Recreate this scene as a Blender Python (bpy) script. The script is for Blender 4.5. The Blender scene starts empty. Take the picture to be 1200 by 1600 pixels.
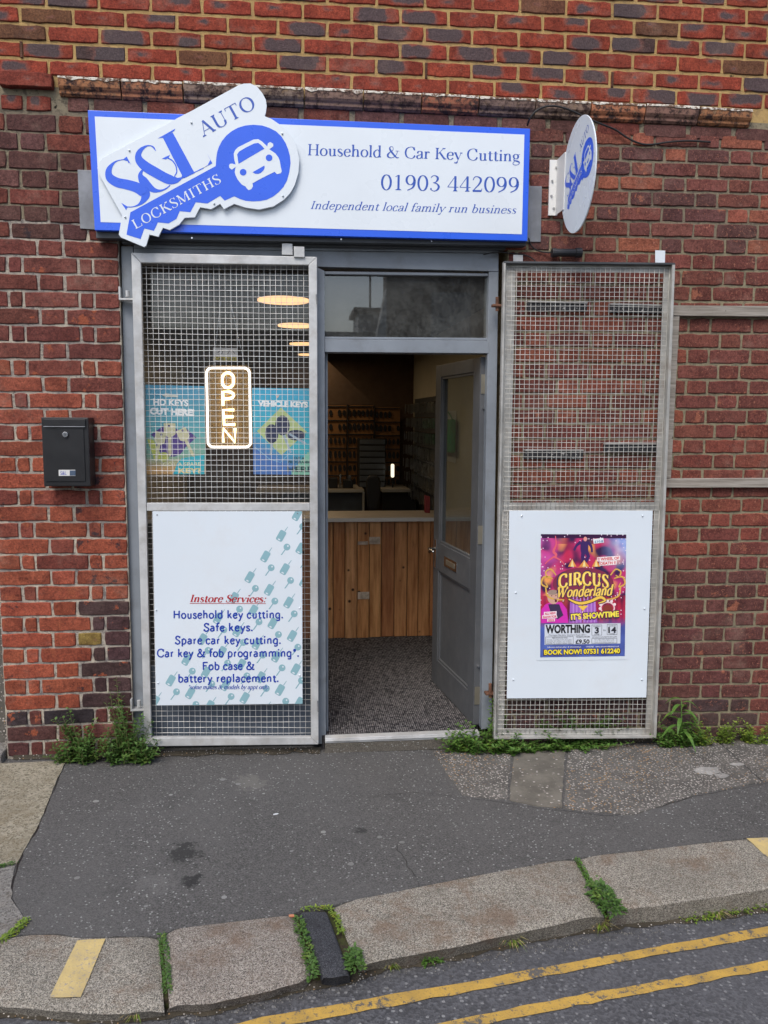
import bpy, bmesh, math, random
from mathutils import Vector, Matrix, noise as mnoise
random.seed(7)
rnd = random.random
def ru(a, b): return a + (b - a) * rnd()
S = bpy.context.scene
# ------------------------------------------------------------------ camera
FPX = 1248.0
CAM = Vector((0, -3.9, 1.62))
ROT = Matrix.Rotation(math.radians(-6.4), 3, 'Z') @ Matrix.Rotation(math.radians(90 - 6.75), 3, 'X') @ Matrix.Rotation(math.radians(0.4), 3, 'Z')
cd = bpy.data.cameras.new('camera'); co = bpy.data.objects.new('camera', cd); S.collection.objects.link(co)
cd.sensor_fit = 'VERTICAL'; cd.sensor_height = 36; cd.lens = 36 * FPX / 1600; cd.clip_end = 400; cd.clip_start = .05
co.matrix_world = Matrix.Translation(CAM) @ ROT.to_4x4(); S.camera = co
# ------------------------------------------------------------------ light
W = bpy.data.worlds.new('World'); S.world = W; W.use_nodes = True
wn = W.node_tree; sky = wn.nodes.new('ShaderNodeTexSky'); sky.sky_type = 'NISHITA'; sky.sun_disc = False
SUN_EL, SUN_AZ = math.radians(52), math.radians(205)      # azimuth clockwise from +Y
sky.sun_elevation = SUN_EL; sky.sun_rotation = SUN_AZ; sky.air_density = 1.0; sky.dust_density = 2.5; sky.ozone_density = 1.0
wn.links.new(sky.outputs[0], wn.nodes['Background'].inputs[0]); wn.nodes['Background'].inputs[1].default_value = 0.15
sl = bpy.data.lights.new('sun', 'SUN'); sl.energy = 1.5; sl.angle = math.radians(28); sl.color = (1, .965, .91)
so = bpy.data.objects.new('sun', sl); S.collection.objects.link(so)
sd = Vector((math.sin(SUN_AZ) * math.cos(SUN_EL), math.cos(SUN_AZ) * math.cos(SUN_EL), math.sin(SUN_EL)))
so.rotation_euler = sd.to_track_quat('Z', 'Y').to_euler(); so.location = (0, -6, 9)
S.view_settings.view_transform = 'Standard'; S.view_settings.look = 'None'; S.view_settings.gamma = 1
S.view_settings.use_curve_mapping = False; S.view_settings.exposure = 0.54
S.render.engine = 'CYCLES'; S.cycles.max_bounces = 8; S.cycles.transparent_max_bounces = 16
# ------------------------------------------------------------------ geometry helpers
def ray(px, py): return ROT @ Vector(((px - 600) / FPX, -(py - 800) / FPX, -1))
def U(px, py, Y=0.0):                       # photo pixel -> point on the vertical plane Y
    d = ray(px, py); return CAM + d * ((Y - CAM.y) / d.y)
def UX(px, py, X):
    d = ray(px, py); return CAM + d * ((X - CAM.x) / d.x)
PAV = (-0.064, -0.012, 0.014)
ROAD = (-0.064 - .063, -0.012 - .018, 0.014)
def zpl(pl, x, y): return pl[0] + pl[1] * x + pl[2] * y
def G(px, py, pl=PAV, dz=0.0):              # photo pixel -> point on a ground plane
    d = ray(px, py); t = (pl[0] + dz + pl[1] * CAM.x + pl[2] * CAM.y - CAM.z) / (d.z - pl[1] * d.x - pl[2] * d.y)
    return CAM + d * t
ORG = {}
def thing(name, label, cat, loc=(0, 0, 0), group=None):
    o = bpy.data.objects.new(name, None); S.collection.objects.link(o); o.empty_display_size = .05
    o.location = loc; o['label'] = label; o['category'] = cat
    if group: o['group'] = group
    ORG[o.name] = Vector(loc); return o
def org(o):
    return ORG.get(o.name, Vector((0, 0, 0))) if o else Vector((0, 0, 0))
def tag(o, label=None, cat=None, group=None, kind=None):
    if label: o['label'] = label
    if cat: o['category'] = cat
    if group: o['group'] = group
    if kind: o['kind'] = kind
    return o
class MB:
    def __init__(s): s.v = []; s.f = []; s.m = []; s.c = []
    def add(s, vs, fs, mi=0):
        b = len(s.v); s.v += [Vector(v) for v in vs]; s.f += [tuple(b + i for i in f) for f in fs]; s.m += [mi] * len(fs); return s
    def box(s, x0, x1, y0, y1, z0, z1, mi=0):
        return s.add([(x0, y0, z0), (x1, y0, z0), (x1, y1, z0), (x0, y1, z0), (x0, y0, z1), (x1, y0, z1), (x1, y1, z1), (x0, y1, z1)],
                     [(0, 1, 5, 4), (1, 2, 6, 5), (2, 3, 7, 6), (3, 0, 4, 7), (4, 5, 6, 7), (3, 2, 1, 0)], mi)
    def prism(s, pts, vec, mi=0):           # polygon extruded by a vector
        n = len(pts); vec = Vector(vec); pts = [Vector(p) for p in pts]
        return s.add(pts + [p + vec for p in pts], [tuple(range(n)), tuple(range(2 * n - 1, n - 1, -1))] + [(i, i + n, (i + 1) % n + n, (i + 1) % n) for i in range(n)], mi)
    def slab(s, q, Y, th, mi=0):            # photo-pixel polygon on plane Y, given thickness
        return s.prism([U(x, y, Y) for x, y in q], (0, th, 0), mi)
    def tube(s, pts, r, n=6, mi=0, cap=True):
        pts = [Vector(p) for p in pts]; rings = []; b = len(s.v)
        for i, p in enumerate(pts):
            d = (pts[min(i + 1, len(pts) - 1)] - pts[max(i - 1, 0)]).normalized()
            a = d.orthogonal() if i == 0 else (la - d * la.dot(d)); a = a.normalized(); la = a
            c = d.cross(a); rr = r[i] if isinstance(r, (list, tuple)) else r
            s.v += [p + (a * math.cos(2 * math.pi * k / n) + c * math.sin(2 * math.pi * k / n)) * rr for k in range(n)]
        for i in range(len(pts) - 1):
            for k in range(n):
                s.f.append((b + i * n + k, b + i * n + (k + 1) % n, b + (i + 1) * n + (k + 1) % n, b + (i + 1) * n + k)); s.m.append(mi)
        if cap:
            s.f.append(tuple(b + n - 1 - k for k in range(n))); s.m.append(mi)
            e = b + (len(pts) - 1) * n; s.f.append(tuple(e + k for k in range(n))); s.m.append(mi)
        return s
    def disc(s, c, r, axis, th, n=24, mi=0):
        c = Vector(c); ax = Vector(axis).normalized(); a = ax.orthogonal().normalized(); b = ax.cross(a)
        return s.prism([c + a * r * math.cos(2 * math.pi * k / n) + b * r * math.sin(2 * math.pi * k / n) for k in range(n)], ax * th, mi)
    def build(s, name, mat, parent=None, bevel=0, smooth=False, kind=None, label=None, seg=2):
        o0 = org(parent); me = bpy.data.meshes.new(name)
        me.from_pydata([v - o0 for v in s.v], [], s.f); me.update()
        mats = mat if isinstance(mat, (list, tuple)) else [mat]
        for m in mats: me.materials.append(m)
        if len(mats) > 1: me.polygons.foreach_set('material_index', s.m)
        bm = bmesh.new(); bm.from_mesh(me); bmesh.ops.recalc_face_normals(bm, faces=bm.faces)
        if bevel: bmesh.ops.bevel(bm, geom=[e for e in bm.edges if len(e.link_faces) == 2 and e.calc_face_angle(0) > .5], offset=bevel, segments=seg, affect='EDGES', profile=.6, clamp_overlap=True)
        bm.to_mesh(me); bm.free()
        if smooth: me.polygons.foreach_set('use_smooth', [True] * len(me.polygons))
        o = bpy.data.objects.new(name, me); S.collection.objects.link(o)
        if parent: o.parent = parent; ORG[o.name] = o0
        if kind: o['kind'] = kind
        if label: o['label'] = label
        return o
def px_slab(name, q, Y, th, mat, parent, bevel=.002, **k): return MB().slab(q, Y, th).build(name, mat, parent, bevel, **k)
# ------------------------------------------------------------------ material helpers
def lin(r, g, b):
    f = lambda c: (c / 255) / 12.92 if c <= 10 else (((c / 255) + .055) / 1.055) ** 2.4
    return (f(r), f(g), f(b))
class N:
    def __init__(s, name, rough=.6, metal=0, spec=.5):
        s.m = bpy.data.materials.new(name); s.m.use_nodes = True; s.t = s.m.node_tree; s.b = s.t.nodes['Principled BSDF']
        s.b.inputs['Roughness'].default_value = rough; s.b.inputs['Metallic'].default_value = metal; s.b.inputs['Specular IOR Level'].default_value = spec
        s.pos = s.n('ShaderNodeNewGeometry').outputs['Position']
    def n(s, t, **k):
        x = s.t.nodes.new(t)
        for a, b in k.items(): setattr(x, a, b)
        return x
    def inp(s, node, key, v):
        if hasattr(v, 'is_output') or isinstance(v, bpy.types.NodeSocket): s.t.links.new(v, node.inputs[key])
        else: node.inputs[key].default_value = (tuple(v) + (1,)) if isinstance(v, tuple) and len(v) == 3 and node.inputs[key].type == 'RGBA' else v
    def noise(s, scale, detail=4, rough=.55, vec=None, w=None):
        x = s.n('ShaderNodeTexNoise'); s.inp(x, 'Vector', vec or s.pos)
        if w is not None: x.noise_dimensions = '4D'; s.inp(x, 'W', w)
        s.inp(x, 'Scale', scale); s.inp(x, 'Detail', detail); s.inp(x, 'Roughness', rough); return x.outputs['Fac']
    def vor(s, scale, out='Distance', vec=None, feature='F1', rand=1):
        x = s.n('ShaderNodeTexVoronoi', feature=feature); s.inp(x, 'Vector', vec or s.pos); s.inp(x, 'Scale', scale); s.inp(x, 'Randomness', rand); return x.outputs[out]
    def ramp(s, fac, a, b, lo=0., hi=1.):
        x = s.n('ShaderNodeMapRange', interpolation_type='SMOOTHSTEP'); s.inp(x, 'Value', fac); s.inp(x, 'From Min', a); s.inp(x, 'From Max', b); s.inp(x, 'To Min', lo); s.inp(x, 'To Max', hi); return x.outputs[0]
    def mix(s, fac, a, b, mode='MIX'):
        x = s.n('ShaderNodeMix', data_type='RGBA', blend_type=mode); s.inp(x, 'Factor', fac); s.inp(x, 6, a); s.inp(x, 7, b); return x.outputs[2]
    def math(s, op, a, b=None, c=None):
        x = s.n('ShaderNodeMath', operation=op); s.inp(x, 0, a)
        if b is not None: s.inp(x, 1, b)
        if c is not None: s.inp(x, 2, c)
        return x.outputs[0]
    def vscale(s, v, to):
        x = s.n('ShaderNodeVectorMath', operation='MULTIPLY'); s.inp(x, 0, to); x.inputs[1].default_value = v; return x.outputs[0]
    def sep(s, v, k): x = s.n('ShaderNodeSeparateXYZ'); s.inp(x, 0, v); return x.outputs[k]
    def bump(s, h, strength=.3, dist=.002, normal=None):
        x = s.n('ShaderNodeBump'); s.inp(x, 'Height', h); s.inp(x, 'Strength', strength); s.inp(x, 'Distance', dist)
        if normal: s.inp(x, 'Normal', normal)
        s.t.links.new(x.outputs[0], s.b.inputs['Normal']); return x.outputs[0]
    def col(s, c): s.inp(s.b, 'Base Color', c); return s
def surf(name, c, rough=.6, metal=0, var=.12, scale=6, bump=.15, bscale=150, dirt=None, damt=.5, dscale=3, spec=.5):
    k = N(name, rough, metal, spec); c = tuple(c)
    a = tuple(x * (1 - var) for x in c); b = tuple(min(1, x * (1 + var)) for x in c)
    col = k.mix(k.ramp(k.noise(scale, 5), .3, .7), a, b)
    if dirt: col = k.mix(k.math('MULTIPLY', k.ramp(k.noise(dscale, 6, .65), .45, .75), damt), col, tuple(dirt))
    k.col(col)
    if bump: k.bump(k.noise(bscale, 3), bump, .001)
    k.inp(k.b, 'Roughness', k.ramp(k.noise(scale * 3, 3), .2, .8, rough * .85, min(1, rough * 1.15)))
    return k.m
def flatm(name, c, rough=.45, spec=.5): return surf(name, c, rough, var=.03, bump=0, spec=spec)
def emis(name, c, st):
    k = N(name); k.b.inputs['Base Color'].default_value = (*c, 1); k.b.inputs['Emission Color'].default_value = (*c, 1); k.b.inputs['Emission Strength'].default_value = st; return k.m
def glassm(name, dust=.0, tint=(1, 1, 1), ior=1.5, boost=1.0):
    k = N(name); t = k.t; t.nodes.remove(k.b); out = [x for x in t.nodes if x.type == 'OUTPUT_MATERIAL'][0]
    tr = k.n('ShaderNodeBsdfTransparent'); tr.inputs[0].default_value = (*tint, 1); gl = k.n('ShaderNodeBsdfGlossy'); gl.inputs['Roughness'].default_value = .015
    fr = k.n('ShaderNodeFresnel'); fr.inputs[0].default_value = ior; mx = k.n('ShaderNodeMixShader')
    bf = k.n('ShaderNodeNewGeometry').outputs['Backfacing']; k.inp(mx, 0, k.math('MULTIPLY', k.math('MINIMUM', k.math('MULTIPLY', fr.outputs[0], boost), 1.0), k.math('SUBTRACT', 1.0, bf))); t.links.new(tr.outputs[0], mx.inputs[1]); t.links.new(gl.outputs[0], mx.inputs[2])
    last = mx.outputs[0]
    if dust:
        df = k.n('ShaderNodeBsdfDiffuse'); df.inputs[0].default_value = (.45, .45, .42, 1); m2 = k.n('ShaderNodeMixShader')
        k.inp(m2, 0, k.math('MULTIPLY', k.ramp(k.math('ADD', k.noise(5, 6, .7), k.math('MULTIPLY', k.noise(60, 4, .7), .5)), .4, 1.1), dust)); t.links.new(last, m2.inputs[1]); t.links.new(df.outputs[0], m2.inputs[2]); last = m2.outputs[0]
    t.links.new(last, out.inputs[0]); return k.m
# ---- bricks
def brick_mat(name, flecks=0.0, fleckcol=(.4, .13, .07), rough=.85, kiln=False, blotch=(.36, .10, .04), blot=0.0, dark=(.045, .03, .035), pale=0.0):
    k = N(name, rough, spec=.25); oi = k.n('ShaderNodeObjectInfo'); base = oi.outputs['Color']; al = oi.outputs['Alpha']; r = oi.outputs['Random']
    w = k.math('MULTIPLY', r, 37.0)
    c = k.mix(k.ramp(k.noise(14, 5, .6, w=w), .3, .72), base, k.mix(1, base, (.58, .5, .5), 'MULTIPLY'), 'MIX')
    c = k.mix(k.ramp(k.noise(55, 5, .75), .42, .68, .0, .75), c, k.mix(1, c, (.42, .38, .38), 'MULTIPLY')); c = k.mix(k.ramp(k.noise(75, 4, .7, w=5.), .55, .75, 0, .5), c, k.mix(1, c, (1.7, 1.7, 1.6), 'MULTIPLY'))
    if kiln:
        tc = k.n('ShaderNodeTexCoord').outputs['Generated']; gx = k.sep(tc, 0); gz = k.sep(tc, 2)
        dx = k.math('DIVIDE', k.math('SUBTRACT', gx, k.math('ADD', .25, k.math('MULTIPLY', r, .5))), .44)
        dz = k.math('DIVIDE', k.math('SUBTRACT', gz, k.math('ADD', .35, k.math('MULTIPLY', k.math('FRACT', k.math('MULTIPLY', r, 7.3)), .45))), .62)
        dd = k.math('POWER', k.math('ADD', k.math('POWER', k.math('ABSOLUTE', dx), 3.5), k.math('POWER', k.math('ABSOLUTE', dz), 3.5)), .2857)
        dd = k.math('ADD', dd, k.math('MULTIPLY', k.math('SUBTRACT', k.noise(12, 4, .6, w=w), .5), 1.5))
        inner = k.ramp(dd, k.math('SUBTRACT', al, .10), k.math('ADD', al, .10), 1, 0)
        rim = k.ramp(dd, k.math('ADD', al, .02), k.math('ADD', al, .30), 1, 0)
        c = k.mix(k.math('MULTIPLY', rim, .55), c, (.27, .11, .085)); c = k.mix(k.math('MULTIPLY', inner, .9), c, (.085, .068, .072))
    else:
        dk = k.ramp(k.noise(11, 6, .72, w=w), k.math('SUBTRACT', .78, k.math('MULTIPLY', al, .5)), k.math('SUBTRACT', .84, k.math('MULTIPLY', al, .5)))
        c = k.mix(k.math('MULTIPLY', dk, .9), c, dark)
    if blot:
        c = k.mix(k.ramp(k.noise(9, 5, .68, w=k.math('ADD', w, 5)), .62 - blot * .1, .66 - blot * .1), c, blotch)
    if flecks:
        f = k.ramp(k.noise(85, 5, .75, w=w), .64 - flecks * .08, .67 - flecks * .08); g = k.ramp(k.noise(14, 3, .6, w=w), .40, .56)
        c = k.mix(k.math('MULTIPLY', k.math('MULTIPLY', f, g), .9), c, fleckcol)
    hs = k.n('ShaderNodeHueSaturation'); hs.inputs['Saturation'].default_value = .97 if kiln else .93; hs.inputs['Value'].default_value = .97; k.inp(hs, 'Color', c); c = hs.outputs[0]
    c = k.mix(k.ramp(k.noise(130, 3, .8), .40, .62, .5, 0), c, k.mix(1, c, (.35, .33, .33), 'MULTIPLY')); c = k.mix(k.ramp(k.noise(105, 3, .8, w=8.), .57, .68, 0, .5), c, k.mix(1, c, (2.0, 2.1, 2.1), 'MULTIPLY'))
    gr_ = k.ramp(k.noise(2.6, 6, .72), .42, .72, 0, .38 if not kiln else .15); c = k.mix(gr_, c, k.mix(1, c, (.48, .46, .47), 'MULTIPLY'))
    c = k.mix(k.ramp(k.noise(3.3, 6, .75, w=3.), .52, .76, 0, .38), c, (.36, .26, .20))
    wh = k.ramp(k.noise(45, 6, .8), .725 - pale, .75 - pale)
    c = k.mix(k.math('MULTIPLY', wh, .6), c, (.5, .42, .38))
    k.col(c)
    h = k.math('ADD', k.noise(40, 5, .7, w=w), k.math('MULTIPLY', k.noise(260, 3, .7), .35)); k.bump(h, 1.0, .007)
    return k.m
M = {}
M['brick_up'] = brick_mat('brick_upper', kiln=True)
M['brick_left'] = brick_mat('brick_orange', flecks=.3, fleckcol=(.07, .03, .03), blot=.25, blotch=(.34, .075, .025))
M['brick_right'] = brick_mat('brick_maroon', flecks=.85, fleckcol=(.42, .15, .09), blot=.15, blotch=(.33, .10, .05), pale=.015)
M['brick_band'] = brick_mat('brick_plum', flecks=.35, fleckcol=(.32, .10, .07), blot=.0, pale=.01)
def mortar_mat(name, c1, c2, c3, z=None):
    k = N(name, .95, spec=.1); c = k.mix(k.ramp(k.noise(7, 5, .6), .35, .65), c1, c2)
    c = k.mix(k.ramp(k.noise(42, 5, .75), .48, .64, 0, .9), c, c3); c = k.mix(k.ramp(k.noise(11, 4, .7), .66, .72), c, (.02, .018, .016)); k.col(c)
    k.bump(k.math('ADD', k.noise(60, 4, .7), k.noise(300, 3, .7)), 1, .007); return k.m
M['mortar_up'] = mortar_mat('mortar_sandy', (.56, .38, .16), (.47, .31, .13), (.36, .24, .12))
M['mortar_left'] = mortar_mat('mortar_cream', (.60, .53, .42), (.36, .32, .28), (.18, .165, .16))
M['mortar_right'] = mortar_mat('mortar_khaki', (.33, .285, .185), (.27, .235, .155), (.17, .145, .105)); M['mortar_band'] = mortar_mat('mortar_dirty', (.31, .265, .18), (.23, .19, .14), (.13, .11, .085))
def ground_asphalt(name, base, fleck=(.30, .30, .29), fscale=100, famt=.13, coarse=260, stains=()):
    k = N(name, .9, spec=.3); v = k.vor(coarse, 'Color'); d = k.vor(coarse, 'Distance')
    c = k.mix(k.ramp(k.sep(v, 0), 0, 1), tuple(x * .6 for x in base), tuple(x * 1.4 for x in base))
    c = k.mix(k.ramp(k.noise(1.6, 5, .6), .3, .7, 0, .45), c, tuple(x * 1.35 for x in base))
    c = k.mix(k.ramp(k.noise(5, 5, .7), .55, .75, 0, .5), c, tuple(x * .6 for x in base))
    fc = k.vor(fscale, 'Color'); fd = k.vor(fscale, 'Distance')
    msk = k.math('MULTIPLY', k.ramp(k.sep(fc, 1), 1 - famt, 1 - famt + .02), k.ramp(k.math('ADD', fd, k.math('MULTIPLY', k.noise(300, 2), .3)), .45, .6, 1, 0))
    c = k.mix(k.math('MULTIPLY', msk, k.ramp(k.noise(2.3, 3), .3, .7, .35, 1)), c, fleck)
    for (sx, sy, sr, amt, sc) in stains:
        q = k.n('ShaderNodeVectorMath', operation='DISTANCE'); k.inp(q, 0, k.pos); q.inputs[1].default_value = (sx, sy, zpl(PAV, sx, sy))
        dd = k.math('ADD', q.outputs['Value'], k.math('MULTIPLY', k.math('SUBTRACT', k.noise(22, 6, .75), .5), sr * 4.2))
        c = k.mix(k.math('MULTIPLY', k.ramp(dd, sr * .55, sr, 1, 0), amt), c, sc)
    k.col(c); k.bump(k.math('ADD', k.math('MULTIPLY', d, 1.0), k.noise(20, 4, .7)), .55, .004); return k.m
s1 = G(285, 1335); s2 = G(300, 1375); s3 = G(562, 1298); s4 = G(270, 1320)
M['asphalt'] = ground_asphalt('pavement_asphalt', (.082, .079, .076), stains=[(s1.x, s1.y, .085, .75, (.018, .018, .018)), (s2.x, s2.y, .045, .8, (.015, .015, .015)), (s3.x, s3.y, .03, .7, (.02, .02, .02)), (G(390, 1222).x, G(390, 1222).y, .09, .35, (.2, .19, .17)), (G(245, 1380).x, G(245, 1380).y, .09, .3, (.16, .155, .15))])
M['road'] = ground_asphalt('road_asphalt', (.072, .072, .077), coarse=120, fscale=70, famt=.2, fleck=(.22, .22, .22))
def granite(name, a, b, d, sc=260, brown=(.17, .10, .06)):
    k = N(name, .85, spec=.3); c = k.mix(k.ramp(k.sep(k.vor(sc, 'Color'), 0), .1, .9), a, b); c = k.mix(k.ramp(k.sep(k.vor(sc * 1.7, 'Color'), 1), .74, .8), c, d)
    c = k.mix(k.ramp(k.noise(6, 6, .75), .48, .70, 0, .65), c, brown); c = k.mix(k.ramp(k.noise(26, 6, .8), .56, .66, 0, .55), c, tuple(x * .35 for x in a))
    c = k.mix(k.ramp(k.noise(2.5, 5, .6), .3, .75, 0, .35), c, tuple(x * .5 for x in a)); k.col(c)
    k.bump(k.math('ADD', k.noise(35, 5, .75), k.noise(200, 3, .7)), .8, .006); return k.m
M['granite'] = granite('granite_kerb', (.205, .185, .15), (.42, .385, .325), (.075, .068, .06))
M['granite_pink'] = granite('granite_pinkish', (.21, .18, .15), (.41, .37, .32), (.075, .062, .057))
M['granite_black'] = granite('granite_dark', (.028, .03, .036), (.05, .053, .06), (.10, .10, .11), brown=(.03, .03, .03))
M['yorkstone'] = granite('yellowish_stone', (.27, .24, .175), (.36, .325, .25), (.16, .14, .10), 90, brown=(.2, .16, .1))
M['slab_grey'] = granite('grey_slab', (.20, .19, .175), (.29, .275, .25), (.11, .1, .09), 110, brown=(.15, .12, .09))
k = N('soil_and_moss', 1, spec=.1); k.col(k.mix(k.ramp(k.noise(30, 5, .7), .4, .6), (.045, .036, .025), (.05, .06, .02))); k.bump(k.noise(80, 4, .7), 1, .006); M['moss_soil'] = k.m
def pebbly(name, matrix, sc, amt):
    k = N(name, .85, spec=.3); col = k.vor(sc, 'Color'); d = k.vor(sc, 'Distance')
    peb = k.mix(k.sep(col, 0), (.15, .13, .115), (.50, .46, .42)); peb = k.mix(k.ramp(k.sep(col, 2), .8, .85), peb, (.32, .2, .1))
    msk = k.math('MULTIPLY', k.ramp(k.math('ADD', d, k.math('MULTIPLY', k.noise(220, 2), .25)), .42, .58, 1, 0), k.ramp(k.sep(col, 1), 1 - amt, 1 - amt + .03))
    base = k.mix(k.ramp(k.noise(9, 5, .7), .3, .7), matrix, tuple(x * .6 for x in matrix))
    k.col(k.mix(msk, base, peb)); k.bump(k.math('ADD', k.math('MULTIPLY', msk, .8), k.noise(150, 3)), .8, .004); return k.m
M['splash'] = pebbly('pale_splash', (.34, .33, .31), 85, .5); M['pebble'] = pebbly('exposed_aggregate', (.13, .122, .11), 85, .9)
M['pebble_fine'] = pebbly('smooth_aggregate_patch', (.165, .15, .125), 70, .2)
M['gutter'] = pebbly('gutter_dirt', (.06, .05, .035), 130, .3); M['moss_soil2'] = ground_asphalt('asphalt_upstand', (.10, .09, .075)); M['dash'] = pebbly('pebble_dash', (.13, .12, .105), 90, .7)
k = N('yellow_road_paint', .8, spec=.3); worn = k.ramp(k.math('ADD', k.noise(38, 6, .8), k.math('MULTIPLY', k.noise(6, 3), .35)), .70, .78)
c = k.mix(k.ramp(k.noise(12, 5), .3, .7), (.50, .31, .065), (.37, .235, .06)); c = k.mix(k.ramp(k.noise(150, 4, .7), .5, .7, 0, .6), c, (.2, .15, .07)); k.col(k.mix(worn, c, (.10, .095, .09))); k.bump(k.noise(120, 4, .7), .6, .003); M['yellow'] = k.m
k = N('kerb_yellow_paint', .8, spec=.3); worn = k.ramp(k.math('ADD', k.noise(70, 6, .85), k.math('MULTIPLY', k.noise(9, 3), .25)), .66, .76)
c = k.mix(k.ramp(k.noise(12, 5), .3, .7), (.54, .41, .17), (.44, .34, .16)); k.col(k.mix(worn, c, (.28, .25, .22))); k.bump(k.noise(60, 4, .7), .6, .005); M['kerb_yellow'] = k.m
M['frame'] = surf('blue_grey_gloss_paint', (.21, .235, .265), .42, var=.10, scale=4, bump=.2, bscale=60, dirt=(.12, .12, .12), damt=.45, dscale=9)
M['door'] = surf('frame_paint_shaded', (.078, .082, .088), .5, var=.08, scale=3, bump=.2, bscale=60, dirt=(.13, .13, .13), damt=.4, dscale=7)  # same paint as the frame, darkened: the doorway's shade is in the colour
M['galv'] = surf('galvanised_steel', (.50, .505, .50), .5, .25, var=.16, scale=9, bump=.2, bscale=80, dirt=(.32, .29, .25), damt=.5, dscale=14)
M['galv2'] = surf('weathered_steel', (.40, .395, .37), .55, .25, var=.2, scale=9, bump=.2, bscale=80, dirt=(.22, .16, .11), damt=.5, dscale=10)
M['wire'] = surf('galvanised_wire', (.72, .71, .68), .45, .25, var=.15, scale=15, bump=0)
M['wire2'] = surf('weathered_wire', (.56, .55, .51), .5, .25, var=.25, scale=15, bump=0)
M['white'] = surf('white_sign_panel', (.68, .735, .78), .28, var=.03, scale=2, bump=.08, bscale=3, dirt=(.58, .62, .64), damt=.15, dscale=2.5)
M['whiteb'] = surf('white_board', (.66, .725, .78), .35, var=.03, scale=2, bump=0, dirt=(.6, .6, .6), damt=.3, dscale=4)
M['blue'] = flatm('sign_blue', (.025, .115, .72), .3); M['bluetext'] = flatm('navy_lettering', (.03, .09, .42), .35)
M['navy'] = flatm('royal_lettering', (.012, .045, .36), .4); M['redtext'] = flatm('dark_red_lettering', (.42, .012, .02), .4); M['teal'] = flatm('teal_print', (.24, .42, .47), .4)
M['black'] = flatm('black_print', (.012, .012, .015), .4); M['blackmetal'] = surf('black_powder_coat', (.012, .012, .013), .38, var=.15, bump=.4, bscale=500)
M['blackplastic'] = surf('black_plastic', (.015, .015, .017), .5); M['rubber'] = surf('black_cable', (.012, .012, .013), .6, bump=0)
M['silver'] = surf('polished_metal', (.6, .6, .6), .25, 1.0, bump=0); M['brass'] = surf('dull_brass', (.40, .36, .28), .4, .8, bump=0); M['rust'] = surf('rusty_iron', (.13, .06, .035), .8, .2, var=.4, scale=40)
M['lintel'] = surf('grey_painted_steel', (.20, .21, .225), .5, .2, var=.2, scale=9, dirt=(.09, .09, .09), damt=.5, dscale=8)
M['darkbox'] = surf('dark_grey_box', (.055, .06, .065), .5); M['stile_white'] = flatm('white_trim', (.7, .7, .68))
M['glass'] = glassm('window_glass', .04, boost=1.8); M['glass_transom'] = glassm('dusty_glass', .12, tint=(.75, .78, .78), boost=3.4); M['glass_door'] = glassm('door_glass', .06, tint=(.80, .84, .85))
M['old_wood'] = None
k = N('weathered_batten', .85, spec=.2); st = k.vscale((3, 40, 60), k.pos)
c = k.mix(k.ramp(k.noise(1.5, 5, .65, vec=st), .3, .7), (.20, .175, .145), (.34, .31, .27)); c = k.mix(k.ramp(k.noise(14, 4, .7), .66, .72), c, (.06, .045, .03)); k.col(c); k.bump(k.noise(2, 5, .7, vec=st), .8, .003); M['old_wood'] = k.m
k = N('varnished_pallet_wood', .5, spec=.35); oi = k.n('ShaderNodeObjectInfo'); st = k.vscale((28, 28, 2.2), k.pos); w = k.math('MULTIPLY', oi.outputs['Random'], 50.)
g = k.noise(1.3, 6, .65, vec=st, w=w); c = k.mix(k.ramp(g, .3, .72), oi.outputs['Color'], k.mix(1, oi.outputs['Color'], (.45, .34, .25), 'MULTIPLY'))
c = k.mix(k.ramp(k.noise(1, 5, .7, vec=k.vscale((9, 9, 2), k.pos), w=w), .58, .72, 0, .8), c, (.10, .045, .02)); kn = k.vor(9, 'Distance'); c = k.mix(k.ramp(kn, .05, .14, 1, 0), c, (.03, .012, .006))
k.col(c); k.bump(g, .3, .001); M['plank'] = k.m
k = N('ribbed_carpet', 1.0, spec=.1); xx = k.sep(k.pos, 0); yy = k.sep(k.pos, 1)
wv = k.math('ABSOLUTE', k.math('SINE', k.math('MULTIPLY', xx, math.pi / .011))); wv2 = k.math('ABSOLUTE', k.math('SINE', k.math('ADD', k.math('MULTIPLY', yy, math.pi / .016), k.math('MULTIPLY', k.math('FLOOR', k.math('DIVIDE', xx, .011)), 1.57))))
h = k.math('MULTIPLY', wv, wv2); cell = k.n('ShaderNodeTexWhiteNoise', noise_dimensions='2D'); cv = k.n('ShaderNodeVectorMath', operation='FLOOR'); k.inp(cv, 0, k.vscale((90, 62, 1), k.pos)); k.inp(cell, 0, cv.outputs[0])
c = k.mix(k.math('POWER', h, .8), (.012, .011, .012), k.mix(cell.outputs['Value'], (.045, .044, .05), (.33, .31, .31))); k.col(c); k.bump(h, .9, .006); M['carpet'] = k.m
M['cream'] = surf('cream_painted_wall', (.50, .46, .36), .8, var=.05, scale=2); M['ceil'] = surf('dark_ceiling', (.045, .04, .038), .9); M['soffit'] = surf('brown_soffit', (.075, .045, .028), .8)
M['laminate'] = surf('beige_laminate', (.36, .32, .27), .45, var=.05); M['edge'] = flatm('pale_edging', (.55, .55, .52)); M['peg'] = surf('orange_pegboard', (.24, .115, .04), .7, var=.15, scale=5)
M['darkblue'] = surf('blue_grey_panel', (.10, .12, .15), .6); M['green'] = surf('green_cloth', (.03, .30, .13), .9); M['paper'] = flatm('white_paper', (.6, .6, .58)); M['redbox'] = surf('red_packet', (.2, .02, .02)); M['keyblack'] = surf('black_key_fob', (.012, .012, .014), .35, bump=0)
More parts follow.
